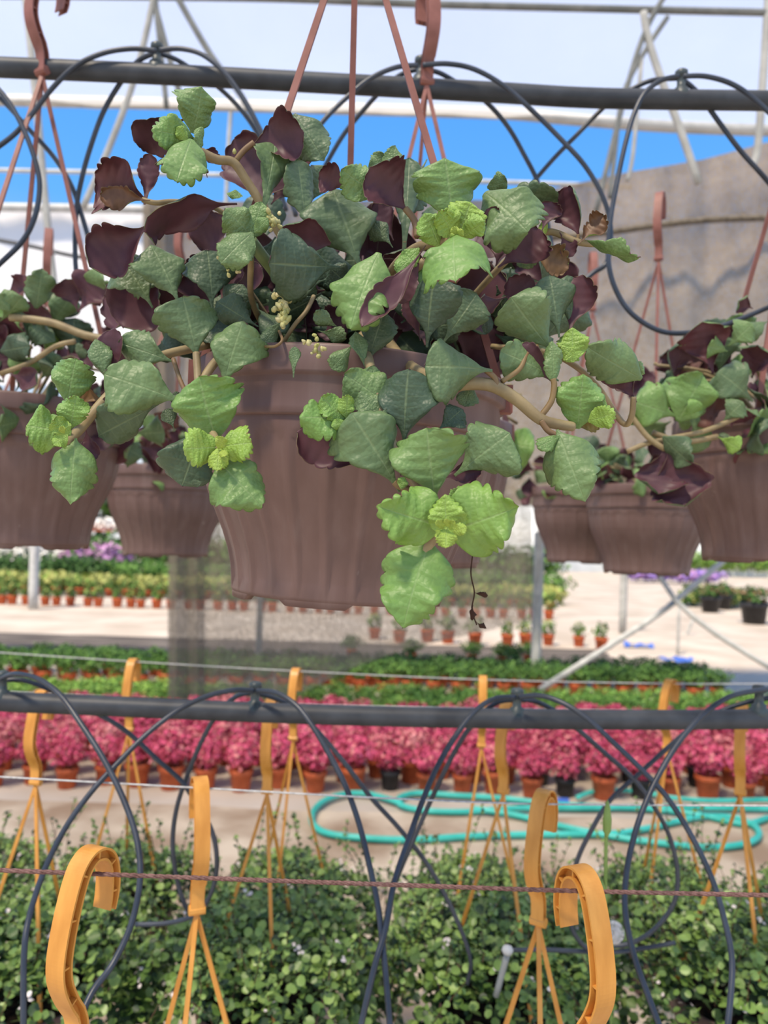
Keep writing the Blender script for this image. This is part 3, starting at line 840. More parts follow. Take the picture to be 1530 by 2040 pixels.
def stem(plant, pts, d, r, name='stem', m=None, rr=None):
    n = len(pts)
    dd = d if hasattr(d, '__len__') else [d] * n
    pp = [P(x, y, dd[i]) for i, (x, y) in enumerate(pts)]
    me = tube_mesh(name, pp, rr or r, m or STEM, 8, 6)
    return put(name, me, plant)

def bud_cluster(plant, px, py, d, n, spread, size, seed):
    rnd = random.Random(seed); mb = MB(); c = P(px, py, d)
    for k in range(n):
        p = c + Vector((rnd.gauss(0, spread), rnd.gauss(0, spread * .6), rnd.gauss(0, spread * 1.2)))
        r = size * rnd.uniform(.6, 1.1)
        prof = [(0.0001, -r), (r * .7, -r * .6), (r * .85, 0), (r * .55, r * .8), (0.0001, r * 1.3)]
        V, Fc = lathe_geo(prof, 6)
        ax = Matrix.Rotation(rnd.uniform(-1, 1), 3, 'X') @ Matrix.Rotation(rnd.uniform(-1, 1), 3, 'Y')
        mb.add([p + ax @ Vector(v) for v in V], Fc)
    return put('flower_buds', mb.mesh('flower_buds', [BUD]), plant)

PL0 = thing('trailing_plant', 'trailing plant with scalloped green leaves and purple undersides in the large middle pot', 'plant', PM @ Vector((0, 0, .16)))
T_ = [
 # top left rosette
 (385,255,402,172,.98,10,.42,.54,-.01,.3,.3,.5,'r'), (358,242,268,282,.85,150,.1,.57,0,.7,.2,.6,'o'), (378,276,302,258,.8,15,.55,.52,-.015,.3,.4,.4,'r'),
 (378,286,352,361,1.15,5,.42,.51,-.02,.5,.5,.7,'r'), (392,297,402,252,.55,30,.4,.52,0,.5,.3,.4,'r'), (372,276,352,252,.8,0,.8,.515,-.005,.3,.3,.3,'r'),
 (395,300,440,318,.6,160,.05,.55,.01,.5,.5,.4,'o'),
 # top centre
 (503,290,604,262,1.0,176,.05,.56,.0,.5,.5,.5,'o'), (592,238,645,320,.75,0,.12,.57,.0,.5,.5,.5,'r'), (526,405,548,280,.56,0,.2,.555,.01,-.3,-.3,.5,'l'),
 (530,392,612,285,.62,172,.05,.60,.0,.6,.5,.5,'o'), (526,398,468,276,.72,176,.05,.60,.01,.5,.5,.6,'o'), (545,400,585,345,.8,178,.05,.61,.01,.4,.4,.4,'o'),
 # left of stem
 (287,398,190,345,.95,168,.35,.56,-.005,.5,.6,.4,'o'), (289,396,298,306,.5,150,.15,.565,.0,.5,.9,.5,'l'), (288,398,200,388,.5,190,.72,.555,.0,.5,.4,.2,'o'),
 (452,412,288,463,.52,122,.08,.53,-.03,.4,.4,.9,'o'), (290,452,178,532,.72,172,.1,.55,-.01,.4,.3,.5,'o'),
 (352,594,300,487,.82,0,.12,.55,.0,.3,.3,.3,'o'), (297,602,240,515,.85,20,.12,.57,.0,.3,.3,.4,'o'), (345,560,255,560,.7,40,.15,.6,.0,.3,.3,.4,'o'),
 (462,432,378,470,.95,176,.03,.57,.0,.4,.4,.5,'o'), (422,602,412,498,.95,0,.02,.56,.0,.4,.4,.4,'o'), (440,600,472,520,.55,176,.03,.575,.0,.4,.4,.4,'o'),
 (440,515,365,545,.6,160,.1,.58,.0,.6,.4,.5,'o'),
 (497,466,448,415,.85,0,.32,.51,-.01,.3,.3,.4,'r'), (500,468,522,402,.75,5,.35,.51,.0,.4,.4,.4,'r'), (496,470,440,525,.95,0,.3,.50,-.01,.3,.3,.5,'r'), (510,460,535,435,.8,10,.4,.5,.0,.3,.3,.4,'r'),
 (480,390,452,385,.6,10,.4,.53,.0,.3,.3,.4,'r'),
 # centre top
 (712,520,662,376,.93,0,.06,.54,.0,.25,.25,.35,'o'), (607,442,592,318,.55,20,.12,.56,.0,.3,.3,.2,'o'), (648,482,562,452,.78,174,.08,.52,-.01,.9,.9,.7,'r'),
 (662,532,536,525,.98,0,.0,.51,-.015,.3,.3,.3,'o'), (640,560,560,590,.5,10,.05,.54,.0,.3,.3,.4,'o'),
 (745,384,680,338,.85,10,.4,.52,-.01,-.5,.5,.5,'r'), (692,372,636,342,.9,176,.12,.53,.0,.5,.8,.5,'o'), (808,418,738,332,.95,172,.06,.515,-.01,.5,.8,.5,'o'),
 (778,346,788,290,.75,5,.35,.53,.0,.5,.2,.4,'r'), (740,345,770,312,1.0,10,.35,.54,.0,.3,.3,.4,'r'), (806,482,815,315,.36,8,.14,.56,.01,-.2,.3,.2,'l'), (780,470,752,398,.6,174,.05,.56,.0,.6,.5,.5,'o'),
 (778,487,742,438,.7,0,.1,.55,.0,.3,.3,.3,'o'), (700,480,690,430,.7,170,.03,.6,.0,.3,.3,.3,'o'), (845,330,800,430,.5,20,.12,.58,.0,.3,.3,.3,'o'), (620,400,650,330,.7,20,.1,.6,.0,.3,.3,.3,'o'),
 # big rosette
 (898,418,886,314,1.30,5,.48,.505,-.005,.25,.25,.3,'r'), (912,470,938,402,1.0,8,.85,.485,-.005,.1,-.3,.3,'r'), (905,466,874,420,.95,0,.78,.485,-.008,-.4,.2,.3,'r'),
 (872,485,846,424,.85,15,.68,.49,-.01,.3,.3,.5,'r'), (905,478,908,563,1.45,0,.58,.47,-.03,.4,.4,.6,'r'), (925,470,965,440,.9,15,.75,.48,-.01,.2,.2,.3,'r'), (910,470,902,452,.9,0,.95,.475,-.004,.2,.2,.3,'r'), (910,472,922,458,.9,0,.95,.475,-.004,.2,.2,.3,'r'), (908,474,896,470,1,0,.95,.474,-.004,.2,.2,.3,'r'),
 # folded bright leaf
 (748,520,698,656,.80,0,.46,.492,-.01,.5,.3,.5,'r'), (834,508,722,652,.30,178,.08,.488,-.012,.3,.3,.5,'o'), (838,520,785,600,.5,165,.15,.50,.0,.2,.2,.3,'o'), (830,500,790,545,.7,20,.6,.5,.0,.3,.3,.3,'r'), (865,545,800,560,.6,20,.55,.505,.0,.3,.3,.3,'r'),
 (852,676,866,546,.86,0,.0,.50,-.01,.5,.5,.4,'o'), (890,672,950,585,.85,5,.08,.53,.0,.3,.3,.3,'o'), (736,714,766,620,.68,0,.0,.51,-.005,.4,.4,.4,'o'), (835,668,815,585,.5,150,.02,.52,.0,.3,.3,.3,'o'),
 # right side
 (975,392,1052,462,1.25,0,.3,.52,-.02,.4,.5,.6,'r'), (985,400,1112,402,.66,28,.14,.55,.0,.3,.3,.4,'o'), (1000,455,968,418,.9,172,.1,.515,.0,.4,.4,.4,'o'), (1002,525,1082,462,.95,174,.05,.53,.0,.4,.5,.4,'o'),
 (990,520,1000,450,.9,176,.04,.54,.0,.3,.3,.3,'o'), (1082,452,1100,402,.95,172,.12,.54,.0,.4,.4,.4,'o'), (975,372,1010,362,1.0,10,.3,.56,.0,.3,.3,.3,'r'),
 (1152,468,1122,374,.82,168,.2,.55,.0,.6,.3,.5,'o'), (1158,480,1202,428,.62,160,.75,.545,.0,.3,.6,.4,'o'), (1182,484,1276,512,.5,75,.42,.53,-.01,.5,.4,.7,'r'), (1118,468,1142,510,.75,176,.04,.55,.0,.4,.4,.4,'o'), (1085,440,1080,470,.6,0,.9,.55,.0,.3,.3,.3,'r'),
 (1052,488,1132,536,.55,140,.8,.55,.0,.3,.3,.4,'o'), (1075,500,1030,530,.6,20,.2,.57,.0,.3,.3,.3,'r'),
 (1112,658,1094,548,.78,0,.04,.52,.0,.4,.5,.4,'o'), (1136,655,1162,548,.62,174,.14,.525,.0,.6,.3,.6,'o'), (1072,618,1014,552,.65,176,.02,.54,.0,.4,.4,.4,'o'), (1135,650,1130,548,.5,40,.06,.53,.0,.4,.4,.5,'o'),
 (1094,692,1018,592,.92,0,.22,.50,-.01,.2,.2,.2,'o'), (1100,752,996,700,.66,35,.2,.495,-.01,.5,.5,.5,'o'), (1096,757,1030,692,.62,176,.05,.49,.0,.3,.3,.3,'o'), (1102,755,1100,678,.5,10,.38,.485,.0,.4,.4,.4,'r'),
 (1140,714,1141,652,.95,0,.82,.52,.0,.2,.2,.3,'r'), (1150,715,1118,690,.8,10,.8,.52,.0,.2,.2,.3,'r'), (1266,748,1168,690,.75,8,.3,.54,-.01,.5,.4,.6,'r'), (1262,792,1212,720,.7,174,.05,.545,.0,.3,.3,.3,'o'), (1225,720,1285,745,.6,20,.35,.545,.0,.4,.4,.4,'r'),
 (1152,842,1162,745,.92,8,.6,.49,-.01,.2,.5,.4,'r'), (1178,838,1226,822,.9,10,.8,.48,-.01,.3,.3,.4,'r'), (1136,846,1198,842,.55,182,.85,.495,.0,.3,.3,.2,'o'), (1190,825,1205,790,.8,20,.75,.485,.0,.3,.3,.3,'r'),
 (1116,872,1166,1000,.88,0,.34,.475,-.01,.4,.4,.5,'h'), (1118,868,1070,892,.62,0,.45,.475,-.005,.6,.6,.5,'o'),
 (966,737,846,730,1.08,10,.22,.475,-.005,.4,.6,.5,'o'), (940,760,925,810,.8,20,.2,.49,.0,.3,.3,.3,'o'),
 # below the rim, front
 (806,872,814,735,.9,0,.03,.478,-.008,.3,.3,.35,'o'), (766,802,686,745,.92,8,.3,.485,-.005,.3,.3,.4,'r'), (735,800,745,728,.8,12,.28,.487,.0,.3,.3,.3,'r'), (762,835,715,780,.8,5,.28,.48,.0,.3,.3,.3,'r'),
 (694,836,596,832,.85,12,.55,.472,-.01,.2,.2,.3,'r'), (680,830,640,790,.9,12,.6,.468,-.005,.2,.2,.3,'r'), (690,828,692,786,.8,20,.7,.468,-.003,.2,.2,.3,'r'), (685,840,660,850,.8,12,.7,.466,-.003,.2,.2,.3,'r'),
 (738,922,592,862,.64,174,.12,.482,.0,.3,.5,.4,'o'), (655,852,640,862,.9,0,.5,.475,.0,.3,.3,.3,'r'),
 (786,962,700,822,.84,0,.22,.470,-.008,.35,.35,.35,'o'), (762,880,770,815,.6,15,.2,.474,.0,.4,.4,.4,'r'), (878,852,922,815,.9,5,.05,.482,.0,.3,.3,.3,'o'),
 (866,990,850,852,1.02,4,.46,.462,-.012,.4,.4,.55,'o'), (918,938,1016,862,1.0,4,.24,.472,-.005,.4,.5,.45,'o'), (800,940,812,880,.8,176,.05,.474,.0,.3,.3,.3,'o'), (885,950,960,935,.55,178,.05,.474,.0,.3,.3,.3,'o'),
 # lowest rosette
 (872,1048,750,1008,.88,2,.62,.446,-.012,.35,.3,.45,'h'), (900,1058,1033,1010,.98,0,.62,.446,-.012,.3,.35,.4,'h'), (890,1062,887,984,.90,0,.80,.438,-.002,.1,.1,.25,'h'), (889,1056,888,1092,1.15,0,.92,.428,-.004,.1,.1,.3,'h'),
 (882,1052,872,1036,1,0,.97,.428,-.004,-.2,-.2,.3,'r'), (896,1052,906,1038,1,0,.97,.428,-.004,-.2,-.2,.3,'r'), (890,1048,890,1034,1,0,.98,.427,-.004,-.2,-.2,.3,'r'), (880,1060,868,1062,1,0,.95,.428,-.004,.2,.2,.3,'r'), (905,1060,930,1050,.9,0,.9,.43,-.004,.2,.2,.4,'r'), (800,972,805,950,1.0,0,.7,.455,.0,.3,.3,.4,'r'), (895,1000,930,975,.8,15,.7,.452,.0,.3,.3,.4,'r'),
 (852,1092,803,1252,.84,2,.52,.452,-.008,.35,.35,.5,'h'),
 # left cluster
 (391,706,364,591,.97,0,.2,.525,-.005,.25,.25,.3,'o'), (446,764,484,640,.78,0,.28,.515,-.005,.3,.4,.3,'o'), (505,645,432,600,.75,8,.08,.545,.0,.3,.3,.4,'o'), (452,620,500,595,.7,12,.1,.56,.0,.3,.3,.4,'o'),
 (338,718,236,682,.68,5,.2,.54,.0,.3,.2,.3,'o'), (213,756,228,655,.55,168,.05,.54,.0,.4,.4,.4,'o'), (212,756,190,675,.55,15,.28,.535,.0,.4,.4,.4,'o'),
 (352,797,206,745,.72,4,.32,.505,-.008,.3,.2,.35,'o'), (302,812,196,868,.74,0,.05,.525,.0,.3,.3,.3,'o'), (310,800,205,795,.25,150,.05,.515,.0,.3,.3,.3,'o'), (426,862,396,750,1.12,0,.55,.49,-.01,.3,.35,.4,'r'),
 (402,850,362,968,.86,0,.02,.505,.0,.3,.3,.3,'o'), (405,960,380,965,.6,0,.05,.5,.0,.3,.3,.3,'o'),
 (434,890,365,894,1.05,0,.80,.475,-.01,.3,.3,.4,'r'), (440,890,502,882,1.15,0,.80,.475,-.01,.3,.3,.4,'r'), (436,895,432,938,.9,0,.85,.472,-.005,.3,.3,.4,'r'), (436,892,445,870,1,0,.95,.468,-.004,.2,.2,.3,'r'), (438,898,450,908,1,0,.95,.468,-.004,.2,.2,.3,'r'),
 (442,928,522,1012,.92,0,.45,.478,-.005,.35,.35,.5,'h'), (345,850,330,815,.8,0,.1,.53,.0,.3,.3,.3,'o'), (365,800,340,790,.9,0,.1,.535,.0,.3,.3,.3,'o'),
 (132,862,52,848,1.0,4,.66,.50,-.008,.3,.3,.4,'r'), (142,846,152,788,.95,2,.7,.505,-.004,.3,.3,.4,'r'), (130,866,112,830,.9,0,.75,.494,-.004,.3,.3,.4,'r'), (132,868,105,886,.9,0,.75,.494,-.004,.3,.3,.4,'r'), (128,862,120,850,.9,0,.95,.49,-.004,.3,.3,.4,'r'),
 (136,792,152,714,1.02,2,.5,.525,-.005,.3,.3,.4,'r'), (202,800,142,768,.62,178,.72,.535,.0,.3,.3,.3,'o'), (150,888,140,1006,.76,0,.42,.50,-.004,.35,.4,.4,'h'), (172,860,182,920,.55,178,.12,.52,.0,.3,.3,.3,'o'),
 (560,640,520,690,.5,0,.1,.53,.0,.3,.3,.3,'o'), (585,745,588,690,.42,0,.2,.49,.0,.3,.3,.3,'l'), (670,650,625,625,.6,0,.2,.52,.0,.3,.3,.3,'o'), (700,690,660,735,.7,0,.25,.50,.0,.3,.3,.4,'o'), (730,735,708,660,.45,0,.2,.50,.0,.3,.3,.4,'l'), (640,660,690,675,.6,0,.2,.52,.0,.3,.3,.3,'o'), (500,730,495,660,.7,0,.03,.54,.0,.3,.3,.3,'o'),
]
for e in T_:
    bx, by, tx, ty, W_, ro, ag, d, dt, cl_, cr_, be, sh = e
    leaf(PL0, bx, by, tx, ty, W_, ro, ag, d, dt, cl_, cr_, be, sh)
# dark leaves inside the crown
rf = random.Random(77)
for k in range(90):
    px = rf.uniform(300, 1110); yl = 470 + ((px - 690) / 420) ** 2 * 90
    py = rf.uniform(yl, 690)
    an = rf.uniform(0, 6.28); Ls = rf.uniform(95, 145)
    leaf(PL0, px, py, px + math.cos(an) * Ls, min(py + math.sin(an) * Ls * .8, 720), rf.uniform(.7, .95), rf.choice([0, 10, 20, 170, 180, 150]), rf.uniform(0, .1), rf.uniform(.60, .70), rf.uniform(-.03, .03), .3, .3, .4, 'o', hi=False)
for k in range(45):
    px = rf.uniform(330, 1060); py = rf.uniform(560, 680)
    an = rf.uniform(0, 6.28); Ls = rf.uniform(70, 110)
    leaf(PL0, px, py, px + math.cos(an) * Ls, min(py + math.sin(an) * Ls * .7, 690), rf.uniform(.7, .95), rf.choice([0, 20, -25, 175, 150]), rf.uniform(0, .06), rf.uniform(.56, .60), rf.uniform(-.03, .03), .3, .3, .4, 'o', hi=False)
# stems
stem(PL0, [(362, 284), (385, 297), (402, 304), (432, 318), (465, 324), (492, 362), (522, 408), (560, 470), (610, 560), (640, 660)], [.53, .535, .54, .545, .55, .555, .56, .57, .59, .61], .0034)
stem(PL0, [(470, 320), (486, 300), (506, 284)], .553, .0022, 'petiole', STEM_P)
stem(PL0, [(284, 398), (310, 404), (350, 402), (420, 410), (500, 470), (560, 560)], [.56, .56, .57, .58, .6, .62], .0020)
stem(PL0, [(290, 452), (330, 448), (400, 470), (470, 540), (540, 640)], [.55, .56, .58, .6, .62], .0016)
stem(PL0, [(905, 768), (940, 764), (982, 769), (1028, 795), (1075, 834), (1110, 845), (1142, 850)], [.485, .482, .48, .48, .48, .485, .49], .0036, rr=[.0042, .0042, .004, .0038, .0034, .003])
stem(PL0, [(905, 768), (850, 750), (800, 715), (760, 660)], [.485, .5, .54, .6], .0042)
stem(PL0, [(1000, 760), (1035, 735), (1050, 705), (1070, 690)], [.48, .485, .49, .5], .0016, 'petiole', STEM_P)
stem(PL0, [(968, 738), (985, 752), (990, 768)], .478, .0018, 'petiole', STEM_P)
stem(PL0, [(1078, 828), (1098, 800), (1104, 770), (1102, 755)], .483, .0019, 'petiole', STEM_P)
stem(PL0, [(1078, 838), (1092, 858), (1118, 872)], .478, .0019, 'petiole', STEM_P)
stem(PL0, [(1262, 790), (1258, 830), (1240, 842), (1190, 770), (1140, 725), (1080, 700), (980, 690)], [.545, .55, .56, .56, .56, .57, .6], .0022)
stem(PL0, [(1195, 486), (1150, 482), (1090, 462), (1030, 500), (970, 560), (900, 640)], [.55, .55, .555, .56, .58, .62], .0026)
stem(PL0, [(1152, 468), (1150, 478), (1140, 484)], .55, .0014, 'petiole', STEM_P)
stem(PL0, [(832, 472), (826, 440), (808, 416)], [.51, .513, .515], .0024, 'petiole', STEM_P)
stem(PL0, [(905, 480), (860, 485), (820, 500), (780, 540), (745, 610)], [.485, .5, .52, .56, .6], .0034)
stem(PL0, [(845, 520), (820, 545), (790, 575), (760, 600)], [.5, .51, .53, .56], .0026)
stem(PL0, [(780, 880), (800, 920), (835, 975), (858, 1020), (866, 1058), (858, 1080), (848, 1100)], [.476, .472, .466, .460, .452, .452, .453], .0032)
stem(PL0, [(780, 880), (755, 800), (735, 720), (720, 660)], [.476, .484, .5, .58], .0032)
stem(PL0, [(786, 960), (795, 968), (815, 975)], .469, .0022, 'petiole', STEM_P)
stem(PL0, [(690, 840), (705, 850), (740, 860), (775, 875)], [.474, .478, .478, .478], .0022)
stem(PL0, [(738, 920), (760, 910), (785, 905)], [.48, .478, .476], .0020, 'petiole', STEM_P)
stem(PL0, [(391, 704), (393, 735), (396, 770), (410, 830), (425, 865), (436, 895)], [.524, .52, .515, .505, .49, .475], .0026)
stem(PL0, [(396, 770), (430, 720), (480, 680), (540, 660)], [.515, .53, .55, .6], .0030)
stem(PL0, [(350, 796), (375, 812), (402, 826)], [.505, .506, .507], .0020, 'petiole', STEM_P)
stem(PL0, [(446, 763), (440, 790), (415, 835)], [.515, .512, .505], .0019, 'petiole', STEM_P)
stem(PL0, [(345, 715), (360, 760), (380, 800)], [.54, .53, .515], .0016, 'petiole', STEM_P)
stem(PL0, [(130, 884), (158, 856), (186, 822), (216, 788), (260, 745), (320, 710), (400, 690), (480, 670)], [.50, .51, .52, .53, .54, .55, .57, .6], .0034)
stem(PL0, [(438, 905), (440, 925), (446, 932)], .476, .0016, 'petiole', STEM_P)
stem(PL0, [(498, 470), (500, 520), (502, 600), (540, 680)], [.51, .53, .56, .6], .0022)
stem(PL0, [(500, 480), (522, 510), (545, 540), (580, 600)], [.51, .52, .54, .6], .0042, m=noisy('green_stem', (.10, .15, .06), (.16, .22, .09), 40, .5))
stem(PL0, [(806, 480), (802, 560), (790, 640)], [.56, .58, .6], .0016, 'petiole', STEM_P)
stem(PL0, [(712, 518), (714, 560), (705, 640)], [.54, .56, .6], .0018, 'petiole', STEM_P)
stem(PL0, [(560, 690), (585, 650), (610, 620), (625, 590)], [.54, .53, .53, .54], .0015)
stem(PL0, [(527, 690), (548, 690), (562, 678), (556, 660)], [.52, .515, .515, .53], .0010, 'tendril', STEM_P)
bud_cluster(PL0, 540, 440, .51, 26, .0035, .0022, 1)
bud_cluster(PL0, 470, 518, .515, 20, .0038, .0020, 2)
bud_cluster(PL0, 565, 608, .52, 30, .0032, .0024, 3)
bud_cluster(PL0, 562, 640, .518, 10, .0018, .0028, 4)
bud_cluster(PL0, 628, 690, .50, 18, .0030, .0018, 5)
bud_cluster(PL0, 467, 302, .548, 1, .0001, .0030, 6)
# dry withered shoot hanging behind the pot
DRY = noisy('withered_leaf', (0.035, 0.018, 0.014), (0.09, 0.05, 0.035), 200, .9, .1)
dr = thing('dried_shoot', 'thin withered brown shoot dangling to the right of the lowest green leaf', 'dried shoot', P(945, 1150, .60))
put('stem', tube_mesh('stem', [P(945, 1085, .6), P(938, 1140, .6), P(945, 1180, .6), P(940, 1215, .6), P(950, 1245, .6)], .0006, DRY, 6), dr)
for (bx, by, tx, ty) in ((944, 1180, 972, 1186), (943, 1205, 940, 1235), (948, 1238, 968, 1252)):
    me, tip = leaf_mesh(.6, 1.8, 1.6, 1.2, 'o', .2, .1, .05, 5, bx, 14, 8, .03)
    me.materials.clear(); me.materials.append(DRY)
    me.polygons.foreach_set('material_index', [0] * len(me.polygons))
    o = put('withered_leaf', me, dr); o.matrix_basis = leaf_matrix(P(bx, by, .6), P(tx, ty, .6), tip, .4)

# ------------------------------------------------------------------ plants in the other pots (shared leaf meshes)
PROTO = []
for k in range(14):
    rr_ = random.Random(900 + k)
    yo = k % 4 == 3
    PROTO.append(leaf_mesh(rr_.uniform(.75, 1.05), rr_.uniform(.2, .7), rr_.uniform(.2, .7), rr_.uniform(.3, .8), 'r' if yo else 'o', .10 if yo else .05, .10, .03, 6, 900 + k, 24, 10))
def bush(key, label, n, seed, spread=.17, height=.11, px_list=(), arms=()):
    t, b, Mx = BP[key]
    c = Mx @ Vector((0, 0, .165))
    pl = thing('trailing_plant', label, 'plant', c)
    inv = Matrix.Translation(-c)
    rr = random.Random(seed)
    def addl(B, Tp, roll, age):
        me, tip = PROTO[rr.randrange(len(PROTO))]
        o = put('leaf', me, pl); o.matrix_parent_inverse = inv
        o.matrix_basis = leaf_matrix(B, Tp, tip, math.radians(roll)); o.color = (age, 0, 0, 1)
    for k in range(n):
        a = rr.uniform(0, 2 * math.pi); e = rr.uniform(-.45, 1.35)
        q = rr.uniform(.55, 1.0)
        B = c + Vector((math.cos(a) * math.cos(e) * spread * q, math.sin(a) * math.cos(e) * spread * q * .85, math.sin(e) * height * q + .01))
        out = Vector((math.cos(a) * math.cos(e), math.sin(a) * math.cos(e), math.sin(e) * .8 + rr.uniform(-.4, .6))).normalized()
        out = (out + Vector((rr.uniform(-.5, .5), rr.uniform(-.5, .5), rr.uniform(-.4, .4)))).normalized()
        L_ = rr.uniform(.035, .058)
        addl(B, B + out * L_, rr.choice([0, 15, -20, 35, 180, 160, 150, 200]), rr.choice([.02, .08, .15, .25, .4, .6]))
    for (bx, by, tx, ty, roll, age, dd) in px_list:
        addl(P(bx, by, b.y + dd), P(tx, ty, b.y + dd - .01), roll, age)
    for (pts, dd, r) in arms:
        put('stem', tube_mesh('stem', [P(x, y, b.y + dd) for x, y in pts], r, STEM, 7, 5), pl)
    for k in range(7):
        a = rr.uniform(0, 6.28)
        p = [c + Vector((0, 0, -.01)), c + Vector((math.cos(a) * spread * .4, math.sin(a) * spread * .35, height * .6)), c + Vector((math.cos(a) * spread * .9, math.sin(a) * spread * .8, height * rr.uniform(.2, .9)))]
        put('stem', tube_mesh('stem', p, .0022, STEM, 6, 4), pl)
    return pl
bush('left', 'trailing plant with purple-backed leaves in the pot at the left edge', 75, 11, .165, .115,
     [(72, 615, 84, 535, 5, .2, -.12), (155, 622, 205, 552, 150, .15, -.12), (155, 620, 130, 555, 178, .1, -.11), (160, 560, 232, 575, 40, .3, -.12), (0, 640, 45, 590, 20, .3, -.13), (20, 620, -10, 585, 5, .3, -.14),
      (20, 745, 75, 765, 176, .1, -.15), (0, 700, 60, 690, 0, .02, -.14), (110, 680, 60, 650, 20, .1, -.12), (190, 690, 150, 700, 20, .1, -.1), (140, 705, 190, 720, 170, .1, -.1), (20, 580, 60, 560, 160, .3, -.12), (200, 610, 180, 575, 170, .1, -.1)],
     [([(20, 632), (60, 636), (110, 645), (170, 668), (240, 680)], -.13, .0046), ([(0, 745), (60, 722), (110, 690), (150, 680)], -.14, .003)])
bush('right', 'trailing plant with one large wine-red leaf in the pot at the right edge', 80, 23, .17, .115,
     [(1420, 745, 1400, 640, 180, .35, -.14), (1350, 830, 1262, 800, 5, .5, -.15), (1350, 840, 1400, 745, 10, .5, -.15), (1360, 830, 1395, 800, 20, .6, -.16), (1330, 880, 1365, 1010, 178, .1, -.16), (1325, 890, 1310, 985, 170, .05, -.155), (1320, 870, 1380, 925, 30, .1, -.165),
      (1430, 870, 1475, 895, 10, .75, -.16), (1440, 840, 1480, 800, 0, .2, -.15), (1500, 800, 1430, 740, 20, .15, -.14), (1450, 690, 1500, 645, 5, .35, -.14), (1450, 700, 1410, 690, 0, .4, -.145), (1400, 720, 1330, 700, 178, .03, -.12), (1500, 615, 1470, 600, 178, .2, -.1), (1530, 640, 1490, 660, 10, .2, -.12), (1345, 770, 1370, 830, 170, .05, -.12)],
     [([(1255, 825), (1290, 870), (1325, 895)], -.155, .0032), ([(1300, 862), (1360, 880), (1430, 870)], -.15, .0034), ([(1250, 900), (1300, 880), (1400, 860), (1470, 830)], -.15, .003)])
bush('mid', 'trailing plant with purple-backed leaves behind the large middle basket', 34, 31, .15, .09)
bush('small_left', 'dark leaved trailing plant in the smaller pot beside the left pot', 40, 41, .14, .07)
bush('small_right', 'pale leaved trailing plant in the smaller pot under the net', 46, 51, .14, .06)
bush('small_right2', 'trailing plant spilling from the small half hidden pot under the net', 42, 61, .15, .09)
bush('far_left', 'trailing plant in the pot almost hidden at the left edge', 26, 71, .14, .08)

# ------------------------------------------------------------------ lower rows of baskets with yellow hangers
SL_A = noisy('small_leaf_green', (0.06, 0.125, 0.025), (0.165, 0.265, 0.055), 14, 0.4, 0.45, coord='Object', lo=.3, hi=.7)
SL_B = noisy('small_leaf_bright', (0.155, 0.265, 0.05), (0.27, 0.385, 0.10), 20, 0.4, 0.45)
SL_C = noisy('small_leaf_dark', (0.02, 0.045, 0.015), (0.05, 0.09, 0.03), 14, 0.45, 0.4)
SSTEM = noisy('wiry_stem', (0.07, 0.035, 0.02), (0.15, 0.08, 0.045), 60, .7, .2)
PETAL = noisy('white_petal', (0.62, 0.52, 0.48), (0.82, 0.76, 0.72), 60, .6, .2)
def small_leaf_geo(M3, c, L):
    # cupped round leaf: centre fan with a fold, seven rim points
    pts = [(0, 0, 0), (.32, .18, .07), (.46, .5, .10), (.30, .86, .05), (0, 1.0, -.03), (-.30, .86, .05), (-.46, .5, .10), (-.32, .18, .07), (0, .52, -.02)]
    V = [c + M3 @ (Vector(p) * L) for p in pts]
    return V, [(8, i, (i + 1) % 8) for i in range(8)]
def rand_rot(rr, up=.7):
    z = Vector((rr.gauss(0, .55), rr.gauss(0, .55) - .25, up + rr.random() * .4)).normalized()
    a = rr.uniform(0, 6.283)
    y = Vector((math.cos(a), math.sin(a), rr.uniform(-.3, .2))); y = (y - z * y.dot(z)).normalized()
    x = y.cross(z)
    return Matrix((x, y, z)).transposed()
def _one_leaf(m):
    V, Fc = small_leaf_geo(Matrix.Identity(3), Vector((0, 0, 0)), 1.0)
    return new_mesh('leaf', V, Fc, [m])
SLM = [_one_leaf(SL_A), _one_leaf(SL_B), _one_leaf(SL_C), _one_leaf(SL_A)]

